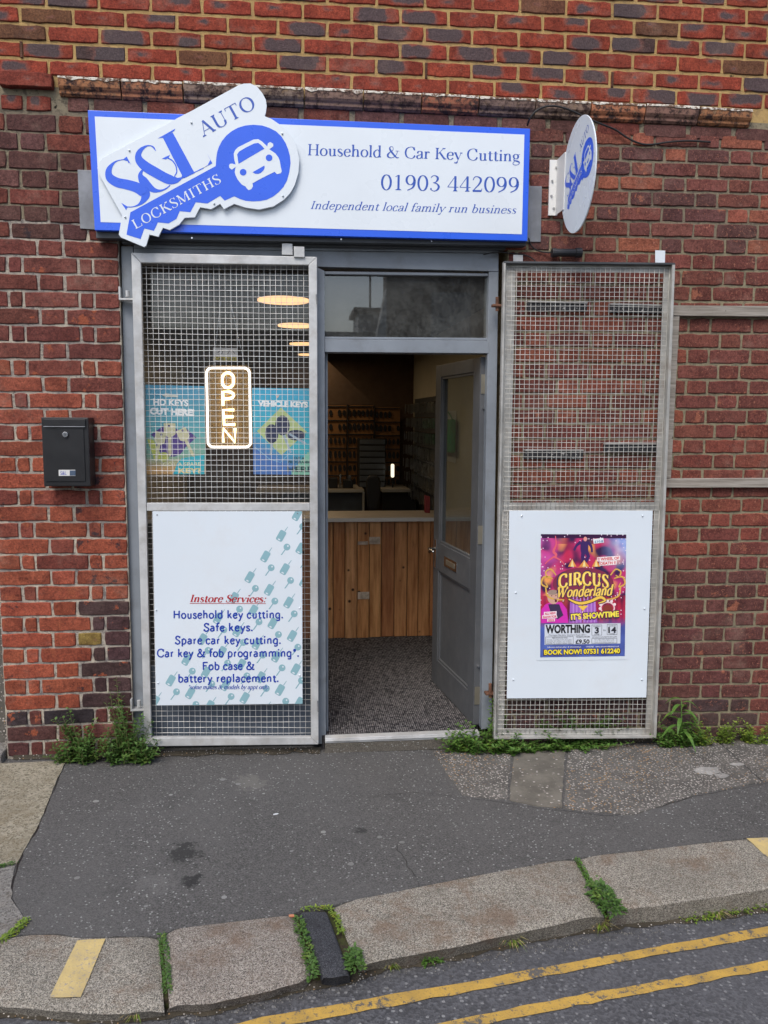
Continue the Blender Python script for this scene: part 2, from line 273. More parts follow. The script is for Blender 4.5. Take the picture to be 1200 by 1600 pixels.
M['blanks'] = surf('nickel_key_blanks', (.42, .41, .38), .3, 1.0, bump=0); M['tape'] = surf('clear_tape', (.45, .38, .3), .25, var=.3, scale=30, bump=0)
M['lamp_glow'] = emis('lamp_diffuser_glow', (1.0, .60, .27), .95); M['tube_warm'] = emis('neon_warm_core', (1, .80, .42), 2.6); M['tube_white'] = emis('neon_white_core', (1, .96, .90), 1.3); M['mini_lamp'] = emis('bench_lamp_glow', (1, .85, .62), 1.0)
k = N('halo_tinted_acrylic', .3); k.b.inputs['Base Color'].default_value = (.30, .20, .08, 1); M['acrylic'] = k.m
k = N('halo_tinted_clear_acrylic'); tr = k.n('ShaderNodeBsdfTransparent'); mx = k.n('ShaderNodeMixShader'); mx.inputs[0].default_value = .38; k.b.inputs['Base Color'].default_value = (.38, .24, .09, 1); k.b.inputs['Roughness'].default_value = .3  # clear panel tinted amber, the lit letters' orange halo put into its colour
k.t.links.new(tr.outputs[0], mx.inputs[1]); k.t.links.new(k.b.outputs[0], mx.inputs[2]); k.t.links.new(mx.outputs[0], [x for x in k.t.nodes if x.type == 'OUTPUT_MATERIAL'][0].inputs[0]); M['acrylic'] = k.m
def leafm(name, a, b, c3):
    k = N(name, .5, spec=.35); c = k.mix(k.ramp(k.noise(70, 3, .6), .3, .7), a, b); c = k.mix(k.ramp(k.noise(22, 2), .58, .7), c, c3); k.col(c)
    tl = k.n('ShaderNodeBsdfTranslucent'); k.inp(tl, 0, c); mx = k.n('ShaderNodeMixShader'); mx.inputs[0].default_value = .3
    k.t.links.new(k.b.outputs[0], mx.inputs[1]); k.t.links.new(tl.outputs[0], mx.inputs[2]); k.t.links.new(mx.outputs[0], [x for x in k.t.nodes if x.type == 'OUTPUT_MATERIAL'][0].inputs[0]); return k.m
M['leaf'] = leafm('weed_leaf_green', (.075, .16, .03), (.12, .24, .045), (.19, .30, .05)); M['leaf_dark'] = leafm('weed_leaf_dark', (.06, .13, .03), (.105, .20, .045), (.18, .27, .06))
M['leaf_yellow'] = leafm('weed_leaf_yellowish', (.13, .22, .03), (.24, .33, .05), (.34, .36, .06)); M['stem'] = surf('weed_stem', (.12, .13, .04), .7, bump=0); M['straw'] = surf('dry_grass', (.38, .30, .14), .8, bump=0); M['moss'] = surf('moss', (.06, .085, .02), 1, var=.5, scale=60, bump=1, bscale=200)
k = N('printed_colours', .4); vc = k.n('ShaderNodeVertexColor'); vc.layer_name = 'Col'; k.col(vc.outputs[0]); M['print'] = k.m
def pm(c, _c={}):
    c = tuple(round(x, 3) for x in c)
    if c not in _c: _c[c] = flatm('print_ink', c, .4)
    return _c[c]
# ------------------------------------------------------------------ brickwork
def brick_mesh(L, H, mat, seed):
    r = random.Random(seed); j = .0024; D = .05; pts = []
    nx = 6 if L > .15 else 3
    for i in range(nx): pts.append((-L / 2 + L * i / nx, -H / 2))
    pts += [(L / 2, -H / 2), (L / 2, 0)]
    for i in range(nx): pts.append((L / 2 - L * i / nx, H / 2))
    pts += [(-L / 2, H / 2), (-L / 2, 0)]
    out = []; inn = []
    for (x, z) in pts:
        cx = (abs(abs(x) - L / 2) < 1e-6) and (abs(abs(z) - H / 2) < 1e-6)
        x += r.uniform(-j, j) - (math.copysign(.002, x) if cx else 0); z += r.uniform(-j, j) - (math.copysign(.0018, z) if cx else 0)
        out.append((x, .0045, z)); inn.append((x * (1 - .007 / L), r.uniform(-.0004, .0006), z * (1 - .007 / H)))
    n = len(pts); v = inn + out + [(x, D, z) for x, _, z in out]
    f = [tuple(range(n))] + [(i, i + n, (i + 1) % n + n, (i + 1) % n) for i in range(n)] + [(i + n, i + 2 * n, (i + 1) % n + 2 * n, (i + 1) % n + n) for i in range(n)]
    me = bpy.data.meshes.new('brick'); me.from_pydata(v, [], f); me.materials.append(mat)
    bm = bmesh.new(); bm.from_mesh(me); bmesh.ops.recalc_face_normals(bm, faces=bm.faces)
    for fc in bm.faces: fc.normal_flip() if False else None
    bm.to_mesh(me); bm.free(); return me
BM = {}
def brick(parent, cls, L, H, mat, x, y, z, rot, col, al):
    key = (cls, mat.name, random.randrange(9))
    if key not in BM: BM[key] = (brick_mesh(L, H, mat, hash(key[0]) % 97 + key[2] * 13 if False else len(BM) * 7 + 3), L, H)
    me, l0, h0 = BM[key]; o = bpy.data.objects.new('brick', me); S.collection.objects.link(o); o.parent = parent
    o.location = Vector((x, y + ru(-.0015, .0015), z)) - org(parent); o.scale = (L / l0, 1, H / h0); o.rotation_euler = (ru(-.008, .008), rot + ru(-.003, .003), ru(-.006, .006))
    o.color = (*[max(0, min(1, c)) for c in col], al); return o
def rows(anchors, xL, xR, Y=0):             # [(index, photo y at xL, photo y at xR)] -> f(k, X) = height of bed joint k
    A = []
    for k, a, b in anchors:
        p, q = U(xL, a, Y), U(xR, b, Y); A.append((k, p, q))
    def f(k, X):
        i = 0
        while i < len(A) - 2 and k > A[i + 1][0]: i += 1
        (k0, p0, q0), (k1, p1, q1) = A[i], A[i + 1]; t = (k - k0) / (k1 - k0)
        h = lambda p, q: p.z + (q.z - p.z) * (X - p.x) / (q.x - p.x)
        return h(p0, q0) * (1 - t) + h(p1, q1) * t
    return f
def jit(c, a=.12):
    s = 1 + ru(-a, a); return tuple(x * s * (1 + ru(-.06, .06)) for x in c)
def lay_row(parent, f, k, segs, Y, mat, colf, joint=.0105):
    for (x0, x1) in segs:                   # row k lies between bed joints k (above) and k+1 (below)
        xc = (x0 + x1) / 2; L = x1 - x0
        if L < .02: continue
        zt, zb = f(k, xc), f(k + 1, xc); H = zt - zb - joint
        rot = -math.atan2(f(k, xc + .2) - f(k, xc - .2), .4) if True else 0
        cls = 's' if L > .17 else ('h' if L > .08 else 'c'); col, al = colf(xc, (zt + zb) / 2)
        brick(parent, cls, L, H, mat, xc, Y, (zt + zb) / 2, rot, col, al)
# upper wall -------------------------------------------------------
wall_u = thing('brick_wall', 'upper wall of red bricks with dark kiln marks and yellow mortar above the moulded course', 'wall', (0, 0, 3.1))
fu = rows([(-7, 116 - 7 * 27.4, 172 - 7 * 26.4), (0, 116, 172)], 0, 1200)
XU0, XU1 = -1.75, 2.85
zt = 4.3
MB().box(XU0, XU1, .006, .30, 3.075, zt).build('mortar_bed', M['mortar_up'], wall_u)
def col_up(x, z):
    r = rnd()
    if r < .14: return jit((.22, .095, .045)), 0.0
    if r < .19: return jit((.10, .06, .055)), 0.8
    return jit((.38, .062, .028)), random.choice([0, 0, 0, .3, .45, .6, .75, .88])
ph = U(75, 103).x
for k in range(-8, 0):
    x = ph - .225 * 4 + (.1125 if k % 2 == 0 else 0); segs = []
    while x < XU1:
        if x > XU0 - .01 and x + .2145 < XU1 + .05: segs.append((x + .006, x + .2195))
        x += .2252
    lay_row(wall_u, fu, k, segs, 0, M['brick_up'], col_up, .0125)
for (wx, wy) in ((33, 77), (361, 94), (666, 110), (957, 124)):       # plastic weep vents in the joints
    p = U(wx, wy, -.001); mb = MB().box(p.x - .005, p.x + .005, -.002, .02, p.z - .034, p.z + .034)
    for j in range(9): mb.box(p.x - .0052, p.x + .0052, -.004, -.0022, p.z - .032 + j * .0075, p.z - .029 + j * .0075)
    mb.build('weep_vent', M['rust'], wall_u)
# string course (moulded bricks) and plain band below --------------
band = thing('moulded_string_course', 'projecting course of dark moulded bricks topped with white lichen above the shop sign', 'moulding', (0, 0, 2.95))
k = N('weathered_moulding', .92, spec=.12); oi = k.n('ShaderNodeObjectInfo'); c = k.mix(k.ramp(k.noise(30, 6, .75), .42, .6), oi.outputs['Color'], (.05, .032, .03))
nz = k.sep(k.n('ShaderNodeNewGeometry').outputs['Normal'], 2)
c = k.mix(k.math('MULTIPLY', k.ramp(k.noise(50, 5, .75), .55, .66), .8), c, (.22, .15, .09)); k.col(c); k.bump(k.noise(70, 4, .7), .7, .003); M['mould'] = k.m
k = N('white_lichen_crust', .95, spec=.1); c = k.mix(k.ramp(k.noise(38, 6, .75), .44, .56), (.14, .085, .06), (.60, .56, .49)); k.col(c); k.bump(k.noise(90, 4, .7), .9, .005); M['lichen'] = k.m
mt = [U(90, 120, -.02), U(1175, 173, -.02)]; mbm = [U(90, 149, -.02), U(1175, 197, -.02)]
def lerp(a, b, t): return a + (b - a) * t
nm = 12; LX = mt[1].x - mt[0].x
for i in range(-1, nm + 1):
    if i < 0 or i >= nm: continue
    t0, t1 = i / nm, (i + 1) / nm; x0, x1 = lerp(mt[0].x, mt[1].x, t0) + .003, lerp(mt[0].x, mt[1].x, t1) - .003
    za, zb = lerp(mt[0].z, mt[1].z, (t0 + t1) / 2) + ru(-.002, .002), lerp(mbm[0].z, mbm[1].z, (t0 + t1) / 2) + ru(-.002, .002); h = za - zb
    prof = [(.04, zb), (-.004, zb), (-.012, zb + .1 * h), (-.015, zb + .12 * h), (-.016, zb + .28 * h), (-.024, zb + .38 * h), (-.030, zb + .5 * h), (-.032, zb + .66 * h), (-.033, zb + .88 * h), (-.031, zb + h), (.04, zb + h)]
    mb = MB().prism([(x0, y, z) for y, z in prof], (x1 - x0, 0, 0)); o = mb.build('moulded_brick', M['mould'], band, .0015, seg=1)
    o.color = (*jit(random.choice([(.24, .17, .125), (.21, .15, .115), (.22, .13, .095), (.36, .15, .08)]), .2), 1)
    n = 9; vs = []; fs = []
    for a in range(n + 1):
        x = lerp(x0, x1, a / n); d = .006 + .007 * mnoise.noise(Vector((x * 19, 0, i))) ** 2 * 4 + ru(0, .003)
        vs += [(x, .02, za + .003), (x, -.031, za + .0035), (x, -.0345, za - .001), (x, -.0355, za - d)]
    for a in range(n):
        for b in range(3): fs.append((a * 4 + b, a * 4 + b + 1, a * 4 + b + 5, a * 4 + b + 4))
    MB().add(vs, fs).build('lichen', M['lichen'], o)
bandw = thing('brick_wall', 'weathered plum brick wall between the moulded course and the gates, carrying the signs', 'wall', (0, 0, 2.5))
MB().box(-1.4, 2.85, .0065, .30, 2.50, 3.0745).build('mortar_bed', M['mortar_band'], bandw)
def flem(f, k, xa, xb, ref, per=.3375, head=.104):
    segs = []; c0 = ref + (per / 2 if k % 2 else 0); n = int((xa - c0) / per) - 2; x = c0 + n * per
    while x < xb + per:
        for (a, b) in ((x - head / 2, x + head / 2), (x + head / 2 + .0105, x + per - head / 2 - .0105)):
            a2, b2 = max(a, xa), min(b, xb)
            if b2 - a2 > .025: segs.append((a2 + ru(-.001, .001), b2 + ru(-.001, .001)))
        x += per
    return segs
def col_band(x, z):
    r = rnd()
    if x < -.8 and z < 2.75 and r < .35: return jit((.24, .055, .035)), .1
    if r < .2: return jit((.24, .06, .035)), .1
    return jit((.18, .075, .062), .2), random.choice([.1, .3, .4])
fb = rows([(0, 149, 199), (1, 175, 222)], 90, 1175)
lay_row(bandw, fb, 0, [(a, b) for a, b in flem(fb, 0, -1.0, 2.6, -.9, .235, .0) if b - a > .03], 0, M['brick_band'], col_band)
fbl = rows([(-7, 174, 183), (-3, 292, 300), (0, 371.4, 378.3)], 0, 180)
for k in range(-7, 0): lay_row(bandw, fbl, k, flem(fbl, k, -1.395, -.74 if k < -1 else -.80, -1.16), 0, M['brick_band'], col_band, .0075)
fr = rows([(-7, 205, 213), (-3, 298, 303), (0, 370, 374), (4, 470.3, 472.5), (9, 592.8, 594), (12, 662.5, 662.5), (17, 779.3, 778.3), (25, 960, 956), (31, 1092.5, 1091), (34, 1159, 1155)], 1000, 1200)
REF = U(1116, 993).x
XR0 = U(786, 800).x
def col_bandr(x, z):
    r = rnd()
    if r < .3: return jit((.40, .11, .055)), 0.05
    return jit(random.choice([(.24, .075, .055), (.17, .07, .062), (.27, .085, .06)]), .15), .15
for k in range(-7, 1): lay_row(bandw, fr, k, flem(fr, k, U(786, 300).x, 2.848, REF), 0, M['brick_right'], col_bandr)
# plain brick ends left of the moulding, and its shade line
for k_, q in enumerate([((0, 114), (84, 118), (84, 141), (0, 138)), ((0, 147), (36, 149), (36, 172), (0, 170)), ((40, 149), (80, 150), (80, 174), (40, 173))]):
    a, b = U(*q[0]), U(*q[2]); brick(bandw, 's' if k_ == 0 else 'h', b.x - a.x, a.z - b.z, M['brick_up'], (a.x + b.x) / 2, -.03 if k_ == 0 else -.002, (a.z + b.z) / 2, 0, (.30, .06, .035), .3 if k_ else 0)
# left pier ---------------------------------------------------------
pier = thing('brick_pier', 'orange red brick pier left of the doorway carrying the black letterbox', 'wall', (-1.1, 0, 0))
MB().box(-1.4, -.80, .006, .30, -.12, 2.4995).build('mortar_bed', M['mortar_left'], pier)
fl = rows([(0, 371.4, 378.3), (4, 480, 483.8), (8, 587.3, 589.2), (14, 738.4, 739.5), (19, 867, 866), (23, 965, 961.7), (26, 1038.6, 1033.2), (29, 1112, 1105), (32, 1185, 1177)], 0, 195)
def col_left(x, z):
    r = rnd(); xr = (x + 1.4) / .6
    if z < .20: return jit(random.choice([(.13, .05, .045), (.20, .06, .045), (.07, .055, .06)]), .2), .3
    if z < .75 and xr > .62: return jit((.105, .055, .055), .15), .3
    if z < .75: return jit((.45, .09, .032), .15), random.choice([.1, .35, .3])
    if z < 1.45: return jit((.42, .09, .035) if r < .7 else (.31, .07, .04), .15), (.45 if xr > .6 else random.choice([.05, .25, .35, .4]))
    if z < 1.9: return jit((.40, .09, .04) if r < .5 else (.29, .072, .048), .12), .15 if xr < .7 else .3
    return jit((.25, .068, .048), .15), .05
yb = U(140, 1000)
for k in range(0, 32):
    s_ = -.803; e = -1.397
    if k % 2 == 0: segs = [(s_ - .235, s_), (s_ - .235 - .0105 - .105, s_ - .2455), (e, s_ - .361)]
    else: segs = [(s_ - .108, s_), (s_ - .108 - .0095 - .056, s_ - .1175), (s_ - .183 - .236, s_ - .183), (s_ - .429 - .056, s_ - .429), (e, s_ - .495)]
    if 23 < k < 26 and k == 24: segs = [(s_ - .12, s_), (s_ - .245, s_ - .13), (s_ - .355, s_ - .255), (e, s_ - .365)]
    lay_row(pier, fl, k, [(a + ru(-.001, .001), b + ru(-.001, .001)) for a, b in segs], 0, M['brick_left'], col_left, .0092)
for o in list(pier.children):
    p = o.location + org(pier)
    if o.name.startswith('brick') and abs(p.x - yb.x) < .05 and abs(p.z - yb.z) < .03: o.color = (.34, .24, .06, 0); o['label'] = 'yellow painted brick'; o.data = BM[[q for q in BM if q[0] == 'h' and 'upper' in q[1]][0]][0]
# right wall --------------------------------------------------------
rw = thing('brick_wall', 'maroon Flemish bond brick wall with khaki mortar right of the doorway behind the open gate', 'wall', (1.7, 0, 0))
MB().box(XR0 - .004, 2.85, .006, .30, -.2, 2.4995).build('mortar_bed', M['mortar_right'], rw)
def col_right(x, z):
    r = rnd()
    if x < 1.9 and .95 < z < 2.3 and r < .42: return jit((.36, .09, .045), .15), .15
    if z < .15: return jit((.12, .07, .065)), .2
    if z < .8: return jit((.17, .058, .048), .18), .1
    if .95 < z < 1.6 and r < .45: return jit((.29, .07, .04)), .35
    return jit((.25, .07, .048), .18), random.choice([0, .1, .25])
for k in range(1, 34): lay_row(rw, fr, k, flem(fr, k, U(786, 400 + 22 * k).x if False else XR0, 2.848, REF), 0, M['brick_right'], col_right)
mbj = MB()                                  # bricks past the first 300 (outside the view, far right) joined into one part
for o in list(rw.children):
    if o.name.startswith('brick') and o.location.x + org(rw).x > 2.44:
        mt_ = Matrix.LocRotScale(o.location + org(rw), o.rotation_euler, o.scale); mbj.add([mt_ @ q.co for q in o.data.vertices], [tuple(p.vertices) for p in o.data.polygons]); bpy.data.objects.remove(o)
oj = mbj.build('end_bricks', M['brick_right'], rw, kind='stuff'); oj.color = (.24, .068, .048, .1)
# neighbouring wall, ground behind ------------------------------------
nb = MB().box(-3.4, -1.402, .10, .35, -.3, 1.12).build('rendered_wall', M['dash']); tag(nb, 'strip of grey pebble dashed wall at the far left edge beside the orange brick pier', 'wall')
nb2 = MB().box(2.852, 9.0, .02, .35, -.4, 5.0).build('rendered_wall', M['dash']); tag(nb2, 'pebble dashed wall continuing beyond the right edge of the maroon brick wall', 'wall')
st = MB().prism([(-1.9, -.06, -.12), (-1.41, -.05, -.12), (-1.41, -.05, .0), (-1.9, -.06, .0)], (0, .16, 0)).build('stone_block', M['slab_grey'], bevel=.01); tag(st, 'low grey stone block at the far left foot of the pebble dashed wall', 'stone')
# ------------------------------------------------------------------ ground
def resample(pts, n):
    pts = [Vector(p) for p in pts]; d = [0]
    for a, b in zip(pts, pts[1:]): d.append(d[-1] + (b - a).length)
    out = []; i = 0
    for s_ in range(n):
        t = d[-1] * s_ / (n - 1)
        while i < len(d) - 2 and t > d[i + 1]: i += 1
        out.append(pts[i].lerp(pts[i + 1], (t - d[i]) / max(1e-9, d[i + 1] - d[i])))
    return out
def rough_edge(pts, step=.03, amp=.004, closed=True):
    out = []; P_ = pts + [pts[0]] if closed else pts
    for a, b in zip(P_, P_[1:]):
        n = max(1, int((b - a).length / step))
        for i in range(n):
            p = a.lerp(b, i / n)
            if i or True: p = p + Vector((mnoise.noise(p * 23), mnoise.noise(p * 23 + Vector((9, 9, 9))), 0)) * amp * 2
            out.append(p)
    return out
rd = MB(); n = 2
for (x0, x1, y0, y1) in ((-60, 60, -60, 2),):
    rd.add([(x, y, zpl(ROAD, max(-6, min(6, x)), y if y > -6 else -6)) for x, y in ((x0, y0), (-6, y0), (6, y0), (x1, y0), (x0, -6), (-6, -6), (6, -6), (x1, -6), (x0, y1), (-6, y1), (6, y1), (x1, y1))], [(0, 1, 5, 4), (1, 2, 6, 5), (2, 3, 7, 6), (4, 5, 9, 8), (5, 6, 10, 9), (6, 7, 11, 10)])
rd.build('road', M['road'], kind='structure')
back = [(-420, 1530), (-150, 1490), (0, 1469), (37, 1460), (85, 1459), (125, 1465), (250, 1462), (280, 1450), (380, 1438), (450, 1430), (472, 1421), (520, 1414), (560, 1404), (600, 1397), (657, 1385), (780, 1361), (900, 1340), (1000, 1329), (1165, 1310), (1200, 1308), (1400, 1292), (1800, 1268)]
asp = [G(x, y) for x, y in back]
poly = rough_edge([Vector((-3.6, .3, 0)), ], 9) if False else []
top = [Vector((3.2, .12, 0)), Vector((-3.6, .12, 0))]
edge = rough_edge(asp, .025, .003, closed=False) + [asp[-1]]
edge = [p for p in edge]
pv = [Vector((p.x, p.y, zpl(PAV, p.x, p.y))) for p in edge] + [Vector((p.x, p.y, zpl(PAV, p.x, p.y))) for p in (Vector((4.5, .12, 0)), Vector((-4.5, .12, 0)))]
MB().prism(pv, (0, 0, -.12)).build('pavement', M['asphalt'], kind='structure')
# slabs laid in the pavement
def flag(name, pp, mat, dz=.004, label=None, par=None, amp=.003):
    return MB().prism(rough_edge([G(x, y, PAV, dz) for x, y in pp], .03, amp), (0, 0, -.02)).build(name, mat, par, kind=None if par else 'structure', label=label)
pl = thing('stone_paving', 'row of worn stone slabs at the left edge of the asphalt pavement', 'paving', G(30, 1330))
flag('slab', [(-160, 1200), (40, 1191), (103, 1188), (86, 1225), (60, 1290), (36, 1330), (26, 1348), (-10, 1352), (-180, 1362)], M['yorkstone'], par=pl, label='yellowish stone slab')
flag('slab', [(-180, 1372), (-2, 1358), (24, 1351), (18, 1385), (18, 1404), (27, 1417), (41, 1440), (20, 1458), (0, 1472), (-190, 1495)], M['slab_grey'], par=pl, label='grey stone slab')
pr = thing('aggregate_paving', 'patchwork of pebbly concrete slabs at the foot of the right hand wall', 'paving', G(900, 1220))
flag('slab', [(676, 1172), (800, 1168), (792, 1248), (760, 1247), (722, 1241), (700, 1210)], M['pebble'], par=pr, label='coarse pebbly slab beside the doorway')
flag('slab', [(804, 1167), (884, 1164), (877, 1262), (840, 1259), (796, 1250)], M['pebble_fine'], par=pr, label='smooth brown slab')
flag('slab', [(888, 1164), (1120, 1158), (1190, 1222), (1090, 1240), (1040, 1256), (990, 1272), (960, 1271), (881, 1263)], M['pebble'], par=pr, label='large pebbly slab')
flag('slab', [(1123, 1158), (1500, 1150), (1500, 1180), (1193, 1221)], M['pebble'], par=pr)
# kerb stones
def kerb(label, bk, ed, ft, mat, group='granite kerb stones along the road'):
    n = 22; B = resample([G(x, y) for x, y in bk], n); E_ = resample([G(x, y) for x, y in ed], n); Fo = resample([G(x, y, ROAD) for x, y in ft], n); vs = []
    for i in range(n):
        b, e, f_ = B[i], E_[i], Fo[i]; nz = lambda p, a: mnoise.noise(p * 9) * a + mnoise.noise(p * 31) * a * .6
        en = min(i, n - 1 - i); dip = -.012 if en == 0 else (-.003 if en == 1 else 0)
        out = Vector((e.x - b.x, e.y - b.y, 0)).normalized()
        col = [Vector((b.x, b.y, b.z - .12)), b + Vector((0, 0, .001 + dip))]
        for t in (.12, .3, .5, .7, .85): p = b.lerp(e, t); col.append(p + Vector((0, 0, .004 + nz(p, .004) + dip)))
        p = e; col.append(p + Vector((0, 0, nz(p, .004) - .002 + dip))); col.append(p + out * .016 + Vector((0, 0, -.010 + nz(p, .004) + dip)))
        g = Vector((f_.x, f_.y, f_.z)); m = (p + out * .02); col.append(Vector((m.x, m.y, m.z)).lerp(g, .4) + out * nz(p * 2, .008) + Vector((0, 0, -.012))); col.append(Vector((g.x, g.y, g.z - .05))); vs += col
    m_ = len(vs) // n; fs = [(i * m_ + j, i * m_ + j + 1, (i + 1) * m_ + j + 1, (i + 1) * m_ + j) for i in range(n - 1) for j in range(m_ - 1)]
    fs += [tuple(range(m_)), tuple(range((n - 1) * m_, n * m_))]
    o = MB().add(vs, fs).build('kerb_stone', mat, smooth=True); tag(o, label, 'kerb stone', group); md = o.modifiers.new('e', 'EDGE_SPLIT'); md.split_angle = math.radians(50); return o
kerb('granite kerb stone at far left with a painted yellow bar', [(-120, 1487), (0, 1470), (40, 1462), (85, 1461), (125, 1467), (248, 1464)], [(-130, 1548), (0, 1562), (125, 1572), (190, 1574), (256, 1566)], [(-135, 1556), (0, 1578), (130, 1589), (190, 1590), (258, 1581)], M['granite'])
kerb('pinkish kerb stone between the yellow-barred stone and the black block', [(254, 1461), (280, 1451), (380, 1439), (450, 1431), (462, 1432)], [(264, 1560), (330, 1557), (420, 1538), (470, 1524), (484, 1508)], [(264, 1578), (330, 1572), (420, 1552), (478, 1538), (488, 1522)], M['granite_pink'])
kerb('small black stone block set upright in the kerb between weeds', [(468, 1427), (490, 1425), (512, 1425)], [(501, 1517), (520, 1518), (545, 1514)], [(503, 1533), (522, 1533), (546, 1528)], M['granite_black'])
kerb('long curving granite kerb stone in the middle, right of the black block', [(521, 1415), (560, 1405), (600, 1398), (657, 1386), (780, 1362), (898, 1341)], [(556, 1497), (600, 1490), (700, 1472), (800, 1451), (880, 1434), (942, 1419)], [(562, 1515), (600, 1509), (700, 1492), (800, 1470), (880, 1458), (946, 1444)], M['granite'])
kerb('granite kerb stone at right edge with yellow paint at its far end', [(903, 1340), (1000, 1330), (1100, 1318), (1200, 1309), (1300, 1301)], [(950, 1417), (1040, 1405), (1120, 1394), (1200, 1380), (1300, 1362)], [(955, 1446), (1040, 1438), (1120, 1430), (1200, 1418), (1300, 1400)], M['granite'])
kerb('granite kerb stone beyond the right edge of the view', [(1304, 1300), (1500, 1284), (1750, 1270)], [(1306, 1361), (1500, 1335), (1750, 1312)], [(1306, 1398), (1500, 1368), (1750, 1340)], M['granite'])
kerb('granite kerb stone beyond the left edge of the view', [(-420, 1531), (-250, 1505), (-126, 1489)], [(-430, 1560), (-260, 1546), (-136, 1547)], [(-430, 1566), (-260, 1553), (-138, 1556)], M['granite'])
kb = [(-420, 1533), (0, 1473), (125, 1468), (250, 1466), (470, 1425), (657, 1389), (900, 1344), (1200, 1312), (1800, 1272)]; ke = [(-430, 1556), (0, 1560), (125, 1570), (258, 1566), (480, 1520), (600, 1488), (800, 1449), (945, 1415), (1200, 1378), (1750, 1308)]
B_ = resample([G(x, y, PAV, -.016) for x, y in kb], 40); E2 = resample([G(x, y, PAV, -.016) for x, y in ke], 40); vs = []
for b_, e_ in zip(B_, E2): vs += [b_, e_, e_ - Vector((0, 0, .10))]
MB().add(vs, [f_ for i in range(39) for f_ in ((3 * i, 3 * i + 1, 3 * i + 4, 3 * i + 3), (3 * i + 1, 3 * i + 2, 3 * i + 5, 3 * i + 4))]).build('kerb_bedding', M['moss_soil'], kind='structure')
gs = resample([G(x, y, ROAD, .003) for x, y in [(-130, 1560), (0, 1579), (130, 1590), (190, 1591), (258, 1583), (330, 1574), (480, 1540), (546, 1530), (600, 1511), (700, 1494), (800, 1472), (946, 1446), (1040, 1439), (1200, 1419), (1400, 1392), (1700, 1350)]], 260); vs = []
for i, p in enumerate(gs):
    d = (gs[min(259, i + 1)] - gs[max(0, i - 1)]).normalized(); n_ = Vector((d.y, -d.x, 0)); w_ = .018 + .028 * abs(mnoise.noise(p * 6)) + .012 * mnoise.noise(p * 30)
    vs += [p - n_ * .03 + Vector((0, 0, .014)), p + n_ * w_ * .3 + Vector((0, 0, .006 + .006 * mnoise.noise(p * 20))), p + n_ * max(.006, w_)]
MB().add(vs, [f_ for i in range(259) for f_ in ((3 * i, 3 * i + 1, 3 * i + 4, 3 * i + 3), (3 * i + 1, 3 * i + 2, 3 * i + 5, 3 * i + 4))]).build('gutter_soil', M['gutter'], kind='structure')
gs = resample([Vector((U(x, 1165, -.002).x, -.002, 0)) for x in (20, 300, 500)], 120), resample([Vector((U(x, 1165, -.002).x, -.002, 0)) for x in (758, 1000, 1260)], 120); vs = []; fs = []
for G_ in gs:
    for i, p in enumerate(G_):
        w_ = .012 + .05 * abs(mnoise.noise(p * 5)) + .012 * mnoise.noise(p * 31); b0 = len(vs)
        for yy_, dz_ in ((-.0005, .022), (-.35 * w_, .010 + .006 * mnoise.noise(p * 25)), (-max(.008, w_), .0045)): vs.append(Vector((p.x, yy_, zpl(PAV, p.x, yy_) + dz_)))
        if i: fs += [(b0 - 3, b0 - 2, b0 + 1, b0), (b0 - 2, b0 - 1, b0 + 2, b0 + 1)]
MB().add(vs, fs).build('wall_foot_soil', M['gutter'], kind='structure')
# painted marks
def paint(name, top_, bot, mat, pl_, dz, label, cat, n=40, par=None):
    A = resample([G(x, y, pl_, dz) for x, y in top_], n); B = resample([G(x, y, pl_, dz) for x, y in bot], n); vs = []
    for a, b in zip(A, B):
        w = (b - a).normalized(); vs += [a + w * mnoise.noise(a * 30) * .008, b + w * mnoise.noise(b * 30 + Vector((3, 3, 3))) * .008]
    o = MB().add(vs, [(2 * i, 2 * i + 1, 2 * i + 3, 2 * i + 2) for i in range(n - 1)]).build(name, mat); tag(o, label, cat, kind=None); return o
o = paint('yellow_line', [(300, 1612), (400, 1592), (500, 1573), (600, 1556), (725, 1535), (850, 1511), (1000, 1484), (1100, 1466), (1200, 1447), (1400, 1415)], [(300, 1634), (400, 1611), (500, 1592), (600, 1574), (725, 1551), (850, 1526), (1000, 1497), (1100, 1480), (1200, 1463), (1400, 1427)], M['yellow'], ROAD, .004, 'worn yellow road line nearer the kerb', 'road marking')
o = paint('yellow_line', [(600, 1618), (707, 1594), (800, 1575), (900, 1555), (1000, 1538), (1100, 1520), (1200, 1501), (1400, 1462)], [(600, 1640), (707, 1613), (800, 1592), (900, 1571), (1000, 1553), (1100, 1534), (1200, 1516), (1400, 1475)], M['yellow'], ROAD, .004, 'worn yellow road line farther from the kerb, at the bottom right', 'road marking')
def bar(q, label):
    A = resample([G(*q[0]), G(*q[3])], 12); B = resample([G(*q[1]), G(*q[2])], 12); vs = []
    n = 12
    for a, b in zip(A, B):
        for j in range(n):
            p = a.lerp(b, j / (n - 1)); nzv = mnoise.noise(p * 9) * .004 + mnoise.noise(p * 31) * .0024
            vs.append(Vector((p.x, p.y, p.z + .0075 + nzv)))
    o = MB().add(vs, [(i * n + j, i * n + j + 1, (i + 1) * n + j + 1, (i + 1) * n + j) for i in range(n - 1) for j in range(n - 1)]).build('painted_bar', M['kerb_yellow'], smooth=True); tag(o, label, 'road marking')
bar([(121, 1472), (165, 1470), (126, 1562), (78, 1562)], 'faded yellow bar painted across the far left kerb stone')
bar([(1166, 1313), (1290, 1306), (1290, 1352), (1206, 1348)], 'faded yellow patch painted on the right end of the kerb')
